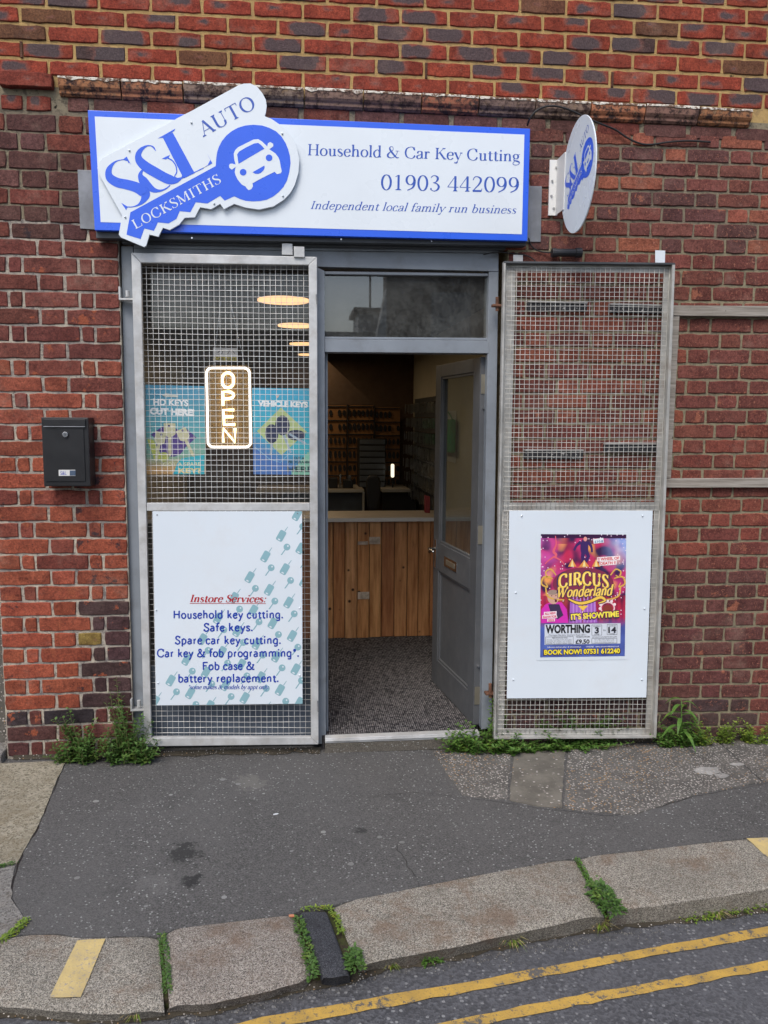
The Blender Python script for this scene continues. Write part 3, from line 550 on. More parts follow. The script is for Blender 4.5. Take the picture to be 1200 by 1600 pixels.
# ------------------------------------------------------------------ lettering engines
def catmull(pts, n=8):
    out = []; P_ = [pts[0]] + list(pts) + [pts[-1]]
    for i in range(1, len(P_) - 2):
        for s_ in range(n):
            t = s_ / n; out.append(tuple(.5 * ((2 * b) + (-a + c_) * t + (2 * a - 5 * b + 4 * c_ - d) * t * t + (-a + 3 * b - 3 * c_ + d) * t ** 3) for a, b, c_, d in zip(P_[i - 1], P_[i], P_[i + 1], P_[i + 2])))
    out.append(tuple(pts[-1])); return out
def ribbon(pts):                            # [(x,y,w)] -> quads
    L = []; R_ = []
    for i, (x, y, w) in enumerate(pts):
        a = pts[max(0, i - 1)]; b = pts[min(len(pts) - 1, i + 1)]; dx, dy = b[0] - a[0], b[1] - a[1]; l = math.hypot(dx, dy) or 1
        nx, ny = -dy / l * w / 2, dx / l * w / 2; L.append((x + nx, y + ny)); R_.append((x - nx, y - ny))
    return [[L[i], L[i + 1], R_[i + 1], R_[i]] for i in range(len(L) - 1)]
def ell(cx, cy, rx, ry, a0=0, a1=360, n=24): return [(cx + rx * math.cos(math.radians(a0 + (a1 - a0) * i / n)), cy + ry * math.sin(math.radians(a0 + (a1 - a0) * i / n))) for i in range(n + 1)]
def v(x, a, b): return ('v', x, a, b)
def sf(x, y, w=.2): return ('s', x, y, w)
def ln(x0, y0, x1, y1, w=0): return ('l', x0, y0, x1, y1, w)
def cu(*p): return ('c', p)
def dt(x, y, r=.05): return ('d', x, y, r)
GL = {
 'F': (.54, [v(.13, 0, .67), ln(.13, .64, .50, .64), ln(.13, .35, .42, .35), sf(.13, 0)]),
 'H': (.70, [v(.14, 0, .67), v(.56, 0, .67), ln(.14, .35, .56, .35), sf(.14, 0), sf(.14, .67), sf(.56, 0), sf(.56, .67)]),
 'I': (.32, [v(.16, 0, .67), sf(.16, 0), sf(.16, .67)]),
 'C': (.66, [cu((.56, .50), (.50, .63), (.36, .68), (.14, .58), (.06, .335), (.14, .09), (.36, -.01), (.52, .05), (.59, .18)), ln(.565, .68, .575, .46)]),
 'K': (.67, [v(.14, 0, .67), ln(.52, .67, .15, .28), ('l', .28, .41, .58, .0, 1), sf(.14, 0), sf(.14, .67), sf(.52, .67, .18), sf(.59, 0, .18)]),
 'A': (.64, [ln(.08, 0, .31, .68), ('l', .31, .68, .55, 0, 1), ln(.16, .22, .46, .22), sf(.08, 0, .16), sf(.55, 0, .18)]),
 'U': (.70, [v(.15, .2, .67), cu((.15, .24), (.19, .06), (.35, -.005), (.50, .06), (.54, .22)), ln(.54, .2, .54, .67), sf(.15, .67), sf(.54, .67, .16)]),
 'T': (.62, [v(.31, 0, .67), ln(.05, .66, .57, .66), sf(.31, 0), ln(.05, .67, .045, .54), ln(.57, .67, .575, .54)]),
 'O': (.72, [('c', [(a + .36, b + .335) for a, b in [(math.sin(t * math.pi / 8) * .27, math.cos(t * math.pi / 8) * .325) for t in range(17)]])]),
 'L': (.58, [v(.14, 0, .67), ln(.14, .013, .52, .013), ln(.52, .0, .535, .17), sf(.14, 0, .18), sf(.14, .67)]),
 'M': (.86, [ln(.12, 0, .14, .67), ('l', .14, .67, .42, .03, 1), ln(.42, .03, .68, .67), v(.72, 0, .67), sf(.12, 0, .16), sf(.72, 0), sf(.12, .67, .12), sf(.74, .67, .14)]),
 'R': (.66, [v(.14, 0, .67), cu((.14, .65), (.34, .65), (.46, .58), (.46, .44), (.34, .35), (.14, .34)), ('l', .32, .35, .56, 0, 1), sf(.14, 0), sf(.14, .67, .14), sf(.58, 0, .12)]),
 'W': (.95, [('l', .08, .67, .28, 0, 1), ln(.28, 0, .46, .60), ('l', .42, .67, .62, 0, 1), ln(.62, 0, .84, .67), sf(.08, .67, .18), sf(.42, .67, .14), sf(.84, .67, .16)]),
 'S': (.50, [('w', [(.41, .53, .3), (.36, .63, .3), (.25, .68, .3), (.12, .61, .75), (.10, .50, 1), (.17, .40, 1), (.30, .32, 1), (.41, .22, 1), (.42, .11, .85), (.34, .02, .35), (.22, -.01, .3), (.11, .05, .3), (.07, .17, .3)]), ln(.42, .68, .415, .52), ln(.075, 0, .065, .17)]),
 'o': (.47, [('c', [(a + .235, b + .215) for a, b in [(math.sin(t * math.pi / 8) * .175, math.cos(t * math.pi / 8) * .215) for t in range(17)]])]),
 'u': (.52, [v(.13, .12, .43), cu((.13, .15), (.16, .02), (.24, 0), (.34, .03), (.38, .10)), v(.38, 0, .43), sf(.10, .43, .12), sf(.35, .43, .12), sf(.42, .0, .12)]),
 's': (.37, [('w', [(.29, .33, .3), (.25, .41, .3), (.17, .43, .4), (.08, .38, .8), (.09, .29, 1), (.19, .22, 1), (.29, .14, 1), (.28, .04, .7), (.18, -.005, .3), (.09, .03, .3), (.05, .11, .3)])]),
 'e': (.43, [ln(.07, .25, .37, .25), cu((.37, .25), (.34, .40), (.22, .44), (.10, .36), (.06, .20), (.12, .04), (.24, -.01), (.38, .09))]),
 'h': (.53, [v(.12, 0, .71), cu((.12, .30), (.20, .41), (.29, .435), (.36, .40), (.39, .28)), v(.39, 0, .30), sf(.12, 0, .17), sf(.39, 0, .17), sf(.09, .71, .10)]),
 'n': (.53, [v(.12, 0, .43), cu((.12, .30), (.20, .41), (.29, .435), (.36, .40), (.39, .28)), v(.39, 0, .30), sf(.12, 0, .17), sf(.39, 0, .17), sf(.09, .43, .10)]),
 'm': (.80, [v(.12, 0, .43), cu((.12, .30), (.20, .41), (.29, .435), (.36, .40), (.39, .28)), v(.39, 0, .30), cu((.39, .30), (.47, .41), (.56, .435), (.63, .40), (.66, .28)), v(.66, 0, .30), sf(.12, 0, .17), sf(.39, 0, .17), sf(.66, 0, .17), sf(.09, .43, .10)]),
 'r': (.37, [v(.12, 0, .43), cu((.12, .30), (.19, .40), (.27, .43)), dt(.29, .39, .045), sf(.12, 0, .19), sf(.09, .43, .10)]),
 'i': (.25, [v(.12, 0, .43), dt(.12, .61, .05), sf(.12, 0, .17), sf(.09, .43, .10)]),
 'l': (.25, [v(.12, 0, .71), sf(.12, 0, .17), sf(.09, .71, .10)]),
 'd': (.52, [v(.38, 0, .71), cu((.37, .34), (.32, .42), (.22, .44), (.09, .34), (.06, .20), (.12, .04), (.22, -.01), (.33, .04), (.38, .12)), sf(.35, .71, .10), sf(.42, 0, .10)]),
 'b': (.50, [v(.12, 0.03, .71), cu((.12, .33), (.19, .42), (.28, .44), (.40, .35), (.43, .22), (.38, .06), (.27, -.01), (.17, .02), (.12, .08)), sf(.09, .71, .10)]),
 'p': (.52, [v(.12, -.22, .43), cu((.12, .33), (.19, .42), (.28, .44), (.40, .35), (.43, .22), (.38, .06), (.27, -.01), (.17, .02), (.12, .08)), sf(.09, .43, .10), sf(.12, -.22, .18)]),
 'a': (.44, [v(.33, .03, .32), cu((.08, .34), (.13, .42), (.22, .44), (.31, .41), (.33, .30)), cu((.33, .25), (.18, .21), (.07, .15), (.07, .04), (.15, -.01), (.26, .03), (.33, .10)), ln(.33, .03, .42, .01), dt(.10, .33, .035)]),
 'c': (.42, [cu((.36, .33), (.31, .42), (.22, .44), (.10, .36), (.06, .20), (.12, .04), (.24, -.01), (.37, .09)), dt(.33, .34, .035)]),
 'y': (.48, [('l', .07, .43, .25, .02, 1), ln(.41, .43, .19, -.14), cu((.20, -.12), (.14, -.21), (.07, -.20)), dt(.07, -.18, .04), sf(.07, .43, .16), sf(.41, .43, .14)]),
 'v': (.46, [('l', .06, .43, .23, .0, 1), ln(.23, 0, .38, .43), sf(.06, .43, .15), sf(.38, .43, .13)]),
 'k': (.50, [v(.12, 0, .71), ln(.37, .43, .13, .17), ('l', .21, .27, .41, 0, 1), sf(.12, 0, .17), sf(.37, .43, .14), sf(.42, 0, .15), sf(.09, .71, .10)]),
 't': (.32, [v(.14, .08, .55), cu((.14, .12), (.17, .01), (.23, 0), (.30, .05)), ln(.03, .42, .28, .42)]),
 'f': (.32, [v(.14, 0, .56), cu((.14, .52), (.18, .66), (.26, .70), (.33, .67)), dt(.33, .64, .04), ln(.03, .42, .28, .42), sf(.14, 0, .19)]),
 'g': (.46, [('c', [(a + .20, b + .29) for a, b in [(math.sin(t * math.pi / 6) * .13, math.cos(t * math.pi / 6) * .14) for t in range(13)]]), ln(.30, .39, .42, .42), ('w', [(.13, .17, .35), (.08, .10, .4), (.12, .05, .6), (.26, .02, .9), (.38, -.03, .8), (.40, -.11, .5), (.33, -.19, .35), (.19, -.22, .35), (.06, -.18, .4), (.05, -.09, .4), (.14, .03, .3)])]),
 '0': (.50, [('c', [(a + .25, b + .33) for a, b in [(math.sin(t * math.pi / 8) * .18, math.cos(t * math.pi / 8) * .33) for t in range(17)]])]),
 '1': (.50, [v(.25, 0, .66), ln(.12, .58, .25, .66), sf(.25, 0, .24)]),
 '9': (.50, [('c', [(a + .24, b + .45) for a, b in [(math.sin(t * math.pi / 8) * .16, math.cos(t * math.pi / 8) * .205) for t in range(17)]]), cu((.41, .47), (.41, .30), (.33, .12), (.12, 0))]),
 '3': (.50, [('w', [(.08, .56, .3), (.14, .64, .35), (.24, .665, .4), (.35, .60, .9), (.36, .50, 1), (.29, .39, .5), (.18, .355, .3)]), ('w', [(.18, .355, .3), (.33, .31, .6), (.41, .19, 1), (.36, .06, .8), (.22, -.01, .35), (.07, .06, .4)]), dt(.09, .09, .035)]),
 '4': (.50, [ln(.34, .66, .03, .19), ln(.03, .18, .47, .18), v(.34, 0, .66), sf(.34, 0, .18)]),
 '2': (.50, [('w', [(.07, .50, .35), (.12, .62, .4), (.23, .665, .4), (.37, .58, .9), (.38, .45, 1), (.28, .28, .6), (.06, .03, .35)]), ('l', .06, .035, .42, .035, .9), ln(.42, .04, .44, .15)]),
 '&': (.78, [('w', [(.62, .40, .3), (.58, .22, .3), (.44, .05, .35), (.26, -.01, .45), (.10, .05, .9), (.08, .18, 1), (.20, .33, .5), (.34, .43, .3), (.38, .55, .3), (.32, .66, .3), (.21, .64, .5), (.18, .54, .9), (.25, .40, 1), (.44, .16, 1), (.60, .01, .7), (.72, .03, .3)]), ln(.52, .41, .72, .41)]),
 '.': (.22, [dt(.1, .04, .05)]), ':': (.25, [dt(.12, .05, .05), dt(.12, .38, .05)]), '*': (.4, [ln(.2, .42, .2, .68), ln(.09, .48, .31, .62), ln(.31, .48, .09, .62)]), ' ': (.25, [])}
def serif(text, p0, p1, cap, T=.088, t=.026, slant=0, track=.0):
    polys = []; x = 0
    def w_of(dx, dy):
        l = math.hypot(dx, dy) or 1; return t + (T - t) * (abs(dy) / l) ** 1.6
    for ch in text:
        adv, st = GL[ch]
        for q in st:
            if q[0] == 'v': polys.append([(x + q[1] - T / 2, q[2]), (x + q[1] + T / 2, q[2]), (x + q[1] + T / 2, q[3]), (x + q[1] - T / 2, q[3])])
            elif q[0] == 's':
                d = 1 if q[2] < .3 else -1; a = x + q[1]; polys.append([(a - q[3] / 2, q[2]), (a + q[3] / 2, q[2]), (a + q[3] / 2, q[2] + d * t * .8), (a + T / 2, q[2] + d * t * 2.2), (a - T / 2, q[2] + d * t * 2.2), (a - q[3] / 2, q[2] + d * t * .8)])
            elif q[0] == 'l': polys += ribbon([(x + q[1], q[2], t + (T - t) * q[5]), (x + q[3], q[4], t + (T - t) * q[5])])
            elif q[0] == 'c':
                c_ = catmull([tuple(p) for p in q[1]], 4); rb = []
                for i, (a, b) in enumerate(c_):
                    p, n_ = c_[max(0, i - 1)], c_[min(len(c_) - 1, i + 1)]; rb.append((x + a, b, w_of(n_[0] - p[0], n_[1] - p[1])))
                polys += ribbon(rb)
            elif q[0] == 'w': polys += ribbon([(x + a, b, T * w_) for a, b, w_ in catmull(q[1], 4)])
            elif q[0] == 'd': polys.append([(x + a, b) for a, b in ell(q[1], q[2], q[3] * (T / .088) ** .5, q[3] * (T / .088) ** .5, n=10)[:-1]])
        x += adv + track
    W_ = x - track; ux, uy = p1[0] - p0[0], p1[1] - p0[1]; L = math.hypot(ux, uy); ux /= L; uy /= L; sx = L / W_; sy = cap / .67
    return [[(p0[0] + (a + slant * b * sy / sx) * sx * ux + b * sy * uy, p0[1] + (a + slant * b * sy / sx) * sx * uy - b * sy * ux) for a, b in pg] for pg in polys]
def din(text, p0, p1, cap, w=.118):          # monoline engineering lettering drawn with the same skeletons
    polys = []; x = 0
    G2 = {'g': (.50, [v(.38, -.08, .43), cu((.38, -.06), (.36, -.17), (.26, -.21), (.12, -.18)), cu((.37, .34), (.32, .42), (.22, .44), (.09, .34), (.06, .20), (.12, .04), (.22, -.01), (.33, .04), (.38, .12))]), 'a': (.46, [v(.34, 0, .30), cu((.09, .38), (.17, .435), (.27, .42), (.34, .36), (.34, .28)), cu((.34, .25), (.17, .235), (.08, .17), (.08, .06), (.16, .0), (.26, .02), (.34, .10))])}
    for ch in text:
        adv, st = G2.get(ch, GL[ch])
        for q in st:
            if q[0] == 'v': polys.append([(x + q[1] - w / 2, q[2]), (x + q[1] + w / 2, q[2]), (x + q[1] + w / 2, q[3]), (x + q[1] - w / 2, q[3])])
            elif q[0] == 'l': polys += ribbon([(x + q[1], q[2], w), (x + q[3], q[4], w)])
            elif q[0] in 'cw': polys += ribbon([(x + a[0], a[1], w) for a in catmull([tuple(p[:2]) for p in q[1]], 4)])
            elif q[0] == 'd' and ch in 'i.:*': polys.append([(x + q[1] - w * .55, q[2] - w * .55), (x + q[1] + w * .55, q[2] - w * .55), (x + q[1] + w * .55, q[2] + w * .55), (x + q[1] - w * .55, q[2] + w * .55)])
        x += adv + .015
    ux, uy = p1[0] - p0[0], p1[1] - p0[1]; L = math.hypot(ux, uy); ux /= L; uy /= L; sx = L / (x - .1); sy = cap / .67
    return [[(p0[0] + (a - .08) * sx * ux + b * sy * uy, p0[1] + (a - .08) * sx * uy - b * sy * ux) for a, b in pg] for pg in polys]
_fc = {}
def sans(text, p0, p1, cap, bold=.02, slant=0, space=1.0, vflip=1):
    key = (text, bold, space)
    if key not in _fc:
        cu_ = bpy.data.curves.new('t', 'FONT'); cu_.body = text; cu_.offset = bold; cu_.space_character = space; cu_.resolution_u = 4
        o = bpy.data.objects.new('t', cu_); me = bpy.data.meshes.new_from_object(o); vs = [tuple(q.co[:2]) for q in me.vertices]; fs = [tuple(p.vertices) for p in me.polygons]
        bpy.data.objects.remove(o); bpy.data.meshes.remove(me); bpy.data.curves.remove(cu_); _fc[key] = (vs, fs)
    vs, fs = _fc[key]; x0 = min(a for a, b in vs); x1 = max(a for a, b in vs); CAPH = .73
    ux, uy = p1[0] - p0[0], p1[1] - p0[1]; L = math.hypot(ux, uy); ux /= L; uy /= L; sx = L / (x1 - x0); sy = cap / CAPH
    P_ = [(p0[0] + ((a - x0) * sx + slant * b * sy) * ux + b * sy * uy, p0[1] + ((a - x0) * sx + slant * b * sy) * uy - b * sy * ux) for a, b in vs]
    return [[P_[i] for i in f] for f in fs]
def onY(Y): return lambda x, y, d: U(x, y, Y) + Vector((0, -d, 0))
def ink(name, polys, fn, mat, parent, d0=.0006, cyc=1, **k):        # flat print: polygons mapped onto a surface
    mb = MB()
    for i, p in enumerate(polys): mb.add([fn(x, y, d0 + (i % 7) * .00003) for x, y in p], [tuple(range(len(p)))])
    me = mb; o = me.build(name, mat, parent, **k); return o
def tri(poly):                              # ear clipping through mathutils for concave outlines
    from mathutils.geometry import tessellate_polygon
    return [[poly[i] for i in t_] for t_ in tessellate_polygon([[Vector((x, y, 0)) for x, y in poly]])]
# ------------------------------------------------------------------ shop front joinery
fr_ = thing('shop_front_frame', 'blue grey painted timber frame of the doorway and shop window', 'door frame', U(500, 1160, .03))
FY = .03
px_slab('jamb', [(189, 384), (208, 385), (236, 1166), (207, 1166)], FY, .10, M['frame'], fr_)
px_slab('head_rail', [(209, 388), (779, 396), (779, 424), (209, 409)], FY - .004, .10, M['frame'], fr_)
px_slab('head_fillet', [(209, 381), (779, 388), (779, 395), (209, 387.5)], FY - .012, .08, M['frame'], fr_, .001)
px_slab('mullion', [(484, 412), (507, 423), (509.5, 1162), (487, 1163)], FY, .10, M['frame'], fr_)
px_slab('transom_rail', [(507.5, 530), (764, 532), (764, 552), (508, 550)], FY - .002, .10, M['frame'], fr_)
px_slab('jamb', [(764, 424), (779, 424), (768, 1137), (752, 1140)], FY, .10, M['frame'], fr_)
px_slab('inner_stop', [(508, 551), (512, 551), (513, 1150), (510, 1150)], FY + .05, .05, M['frame'], fr_, .001)
px_slab('glazing_bead', [(508, 424), (763, 427), (763, 431), (508, 428)], FY + .01, .03, M['frame'], fr_, .001)
px_slab('glazing_bead', [(508, 526), (763, 528), (763, 531.5), (508, 529.5)], FY + .008, .03, M['frame'], fr_, .001)
px_slab('stall_riser', [(228, 1040), (486, 1040), (489, 1163), (232, 1163)], FY + .03, .06, M['darkblue'], fr_)
px_slab('pane', [(506, 424), (765, 427), (765, 531), (506, 530)], FY + .04, .004, M['glass_transom'], fr_, 0, label='dusty transom pane above the door')
px_slab('pane', [(205, 405), (486, 408), (488, 1044), (226, 1044)], FY + .05, .004, M['glass'], fr_, 0, label='large shop window pane behind the left gate')
a, b, c_, d_ = U(508, 1161.5, -.03), U(749, 1153, -.03), U(749, 1144.5, -.03), U(508, 1154, -.03)
MB().prism([a, b, c_, d_], (0, .048, 0)).build('threshold', M['galv'], fr_, .003); q_ = lambda u: [a.lerp(d_, u), b.lerp(c_, u), b.lerp(c_, u + .22), a.lerp(d_, u + .22)]
MB().prism([p + Vector((0, -.006, 0)) for p in q_(.42)], (0, .005, 0)).build('threshold_ridge', M['galv'], fr_, .001)
MB().prism([Vector((a.x, -.028, a.z - .055)), Vector((b.x, -.028, b.z - .055)), Vector((b.x, -.028, b.z - .002)), Vector((a.x, -.028, a.z - .002))], (0, .04, 0)).build('sill_stone', M['moss_soil2'], fr_, .003)
lp = thing('lintel_plate', 'grey painted steel plate poking out left of the fascia sign', 'lintel', U(135, 310)); px_slab('plate', [(121, 265), (150, 266), (152, 359), (125, 357)], -.006, .02, M['lintel'], lp)
lp = thing('lintel_plate', 'grey painted steel plate poking out right of the fascia sign', 'lintel', U(838, 340)); px_slab('plate', [(822, 290), (847, 291), (845, 378), (822, 378)], -.006, .02, M['lintel'], lp)
# ------------------------------------------------------------------ fascia sign
SY = -.085
sg = thing('fascia_sign', 'long white shop sign with blue border advertising household and car key cutting', 'sign', U(480, 290, SY))
px_slab('sign_panel', [(137, 172), (828.3, 201), (824, 376.5), (148, 359.5)], SY, .05, M['blue'], sg, .002)
px_slab('sign_face', [(148, 182), (819.4, 210.3), (815.4, 366), (157.3, 347)], SY - .001, .003, M['white'], sg, 0)
px_slab('backing_box', [(150, 350), (822, 366), (822, 384), (150, 372)], SY + .03, .05, M['darkbox'], sg, .002)
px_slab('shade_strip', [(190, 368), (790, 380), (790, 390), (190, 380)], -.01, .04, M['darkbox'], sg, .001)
f = onY(SY - .001)
ink('lettering', serif('Household & Car Key Cutting', (480, 242.5), (813, 252.5), 17.5, T=.10), f, M['bluetext'], sg)
ink('lettering', serif('01903 442099', (594, 296.5), (812, 301), 24, T=.088), f, M['bluetext'], sg)
ink('lettering', serif('Independent local family run business', (484, 326.5), (806, 334), 12.5, T=.085, t=.03, slant=.32, track=.01), f, M['bluetext'], sg)
for x, y in ((533, 374), (674, 377), (300, 372)):
    MB().disc(U(x, y, SY + .03), .004, (0, -1, 0), .004, 8).build('screw', M['silver'], sg)
# key shaped plate, reusable artwork
KEY_OUT = [(190.7, 337), (154.5, 272), (152, 262), (155.5, 252), (163, 245), (292, 176.8), (300, 172.8), (372, 133.5), (381, 130.5), (391.5, 130.2), (402, 135.7), (410, 145.5), (415.5, 156), (416.7, 165), (415.5, 175.5), (413.7, 181.5), (424.5, 186), (438, 195), (453, 210), (463.5, 228), (468, 249), (466.5, 270), (460.5, 289.5), (454, 301), (444, 312), (427.5, 322.5), (405, 327.5), (384, 324.5), (366, 318.7), (350, 327), (344, 318.7), (330, 327), (312.7, 324), (304.4, 339.8), (288.7, 340.4), (280, 351), (265, 359.6), (254.6, 356), (247.6, 370), (233.6, 366.6), (228.3, 384), (225, 386), (189, 371), (185.5, 366.6)]
KEY_BLUE = [(203.8, 331.7), (197.7, 366.6), (219.6, 373.6), (225.7, 357), (240.6, 360.5), (246.7, 347.4), (263.3, 349.1), (275.6, 342), (280.8, 329.9), (297.4, 331.6), (306, 316), (324, 318), (344, 306), (351, 313.5), (366, 306.7), (375, 311), (384, 313.8), (396, 314.7), (407, 314), (417, 312), (427, 307), (435, 300.7), (443, 292), (448.5, 282), (452, 269), (454, 255), (453, 243), (450, 232.5), (446, 223), (439.5, 213), (431, 205), (420, 199.5), (409, 196), (396, 195), (384, 196), (372, 199.5), (362, 205), (354, 211.5), (347, 220), (342, 229.5), (339.5, 237), (338.2, 244.5), (337, 259.5)]
def ZA(pts): return [(140 + x / 5.717, 120 + y / 5.717) + tuple(z / 5.717 for z in r) for x, y, *r in pts]
def ZB(pts): return [(300 + x / 6.667, 120 + y / 6.667) for x, y in pts]
CAR = ZB([(435, 800), (450, 765), (480, 735), (560, 695), (640, 655), (690, 650), (730, 675), (785, 728), (790, 695), (815, 680), (845, 698), (847, 725), (805, 755), (870, 800), (900, 840), (915, 880), (925, 940), (935, 985), (925, 1005), (885, 1015), (860, 990), (740, 1050), (630, 1110), (635, 1140), (620, 1170), (590, 1182), (568, 1160), (560, 1145), (520, 1125), (490, 1090), (470, 1060), (452, 1020), (445, 990), (455, 940), (415, 968), (390, 950), (385, 925), (395, 908), (420, 905), (455, 915), (440, 860)])
CAR_BLUE = [ZB([(470, 810), (490, 780), (560, 738), (650, 695), (690, 690), (720, 712), (755, 750), (620, 828), (485, 908)]), ZB(ell(533, 995, 35, 35, n=18)[:-1]), ZB(ell(803, 845, 35, 35, n=18)[:-1]), ZB([(630, 995), (755, 925), (757, 950), (745, 975), (720, 1000), (690, 1012), (660, 1012)])]
SNL = []
SNL += ribbon(catmull(ZA([(352, 770, 8), (338, 745, 12), (300, 740, 7), (245, 752, 10), (205, 780, 25), (175, 825, 48), (170, 870, 62), (190, 910, 76), (250, 945, 84), (330, 962, 88), (410, 985, 92), (465, 1015, 96), (497, 1050, 88), (485, 1095, 55), (450, 1135, 26), (410, 1155, 11), (370, 1163, 8), (325, 1160, 8)]), 6))
SNL += [ZA([(330, 712), (372, 787), (345, 755), (298, 742)]), ZA([(282, 1125), (345, 1163), (332, 1175), (328, 1192)])]
SNL += ribbon(catmull(ZA([(590, 662, 5), (572, 632, 14), (545, 616, 9), (505, 620, 16), (462, 650, 36), (436, 695, 52), (448, 750, 74), (505, 805, 88), (580, 850, 90), (660, 895, 88), (720, 920, 84), (775, 925, 50), (820, 905, 18), (850, 890, 12)]), 6))
SNL += ribbon(catmull(ZA([(720, 968, 8), (680, 1000, 12), (630, 1018, 20), (575, 1012, 45), (520, 975, 72), (480, 930, 78), (455, 885, 46), (462, 850, 25), (480, 830, 16)]), 6))
SNL += [ZA([(645, 732), (718, 697), (705, 722), (680, 738)])] + ribbon(catmull(ZA([(690, 722, 12), (738, 748, 11), (770, 795, 11), (778, 850, 10), (760, 890, 9), (780, 905, 8)]), 6))
SNL += [ZA([(607, 552), (764, 464), (757, 483), (735, 497), (655, 545), (625, 547)]), ZA([(655, 545), (742, 497), (932, 848), (935, 862), (850, 903), (838, 905)])]
SNL += ribbon([(300, 271.2, 1.4), (318, 262.5, 1.4)]) + [[(316, 263.5), (324.5, 258), (328.6, 250), (324, 240.5), (331.8, 255.2), (318, 262)]] + ribbon(catmull(ZA([(830, 895, 22), (845, 870, 12), (848, 905, 12)]), 3))
AUTO = serif('AUTO', (317.5, 214.5), (402.5, 167.5), 23, T=.10, t=.03); LOCK = serif('LOCKSMITHS', (211.5, 358.5), (347, 284.5), 15, T=.10, t=.035, track=.04)
def key_art(fn, parent, s=1.0):
    ink('blue_key_print', tri(KEY_BLUE), fn, M['blue'], parent, .0005); ink('lettering', SNL, fn, M['blue'], parent, .0006)
    ink('lettering', AUTO, fn, M['bluetext'], parent, .0006); ink('lettering', LOCK, fn, M['white'], parent, .0012)
    c_ = ink('car_emblem', tri(CAR), fn, M['white'], parent, .0012); ink('car_detail', [t_ for p in CAR_BLUE for t_ in tri(p)], fn, M['blue'], c_, .0018)
KY = SY - .022
ks = thing('key_shaped_sign', 'white key shaped cutout sign with blue key and smiling car logo bolted over the fascia', 'sign', U(310, 250, KY))
MB().slab(KEY_OUT, KY, .012).build('key_plate', M['white'], ks, .0008, seg=1)
key_art(onY(KY - .0002), ks)
for x, y in ((299, 191.5), (202, 235), (195.5, 339), (441, 208.5), (442, 306), (334.5, 318)):
    MB().tube([U(x, y, KY + .001), U(x, y, KY - .006)], [.0055, .0035], 10).build('bolt_cap', M['white'], ks, smooth=True)
# round projecting sign
pj = thing('projecting_sign', 'round white key shop sign on a bracket projecting from the wall', 'sign', U(868, 290))
bx0 = U(858, 292, -.01).x; Xs = U(879, 270, -.09).x; zc = U(904, 274, -.30).z; yc = -.30; R0 = .246; RY = .218
MB().prism([(Xs, yc + RY * math.cos(2 * math.pi * i / 48), zc + R0 * math.sin(2 * math.pi * i / 48)) for i in range(48)], (.006, 0, 0)).build('sign_disc', M['white'], pj, .001, seg=1)
zb0, zb1 = U(868, 337, -.01).z, U(868, 250, -.01).z
MB().box(bx0, Xs + .006, -.012, -.002, zb0, zb1).build('bracket', M['stile_white'], pj, .001); MB().box(Xs - .004, Xs - .0005, -.13, -.0125, zb0, zb1).build('bracket_arm', M['stile_white'], pj, .0005)
for (a, b) in ((.8, .86), (.35, .62), (.3, .35), (.65, .13)): MB().tube([(bx0 + (Xs - bx0) * a, -.013, lerp(zb0, zb1, b)), (bx0 + (Xs - bx0) * a, -.02, lerp(zb0, zb1, b))], [.006, .004], 8).build('bolt', M['silver'], pj)
def onDisc(x, y, d): return Vector((Xs - d, yc - .012 - (x - 310) / 310 * .43 * (RY / R0), zc + .045 - (y - 250) / 310 * .42))
key_art(onDisc, pj)
# ------------------------------------------------------------------ cable, junction box
cb = MB().tube([U(*p, Y) for *p, Y in catmull([(824, 196, -.02), (828, 185, -.06), (838, 173, -.07), (855, 166, -.07), (875, 167, -.07), (898, 175, -.07), (920, 186, -.065), (945, 196, -.04), (962, 203, -.02), (985, 218, -.012), (1010, 226, -.01), (1045, 222, -.01), (1075, 220, -.01), (1110, 222, -.01)], 5)], .0045, 6).build('cable', M['rubber'], smooth=True); tag(cb, 'black cable arching over the round sign and along the brick wall', 'cable')
cb = MB().tube([U(*p, Y) for *p, Y in catmull([(826, 372, -.03), (829, 382, -.02), (837, 390, -.012), (850, 394, -.012), (866, 394, -.03)], 5)], .0035, 6).build('cable', M['rubber'], smooth=True); tag(cb, 'short black cable hanging from the fascia corner to the black connector box', 'cable')
cb = MB().tube([U(*p, Y) for *p, Y in catmull([(755, 398, .0), (775, 394, -.012), (800, 396, -.012), (822, 399, -.012), (836, 408, -.012), (838, 420, -.012)], 5)], .003, 6).build('cable', M['rubber'], smooth=True); tag(cb, 'thin dark cable trailing from the door head to behind the right gate', 'cable')
jb = thing('connector_box', 'small black weatherproof connector box on the wall above the right gate', 'junction box', U(885, 395))
MB().tube([U(864, 395, -.035), U(906, 395, -.035)], .019, 12).build('body', M['blackplastic'], jb, .002); MB().tube([U(899, 395, -.035), U(908.5, 395, -.035)], .0235, 12).build('collar', M['blackplastic'], jb, .002); MB().tube([U(862, 395, -.035), U(869, 395, -.035)], .022, 12).build('collar', M['blackplastic'], jb, .002)
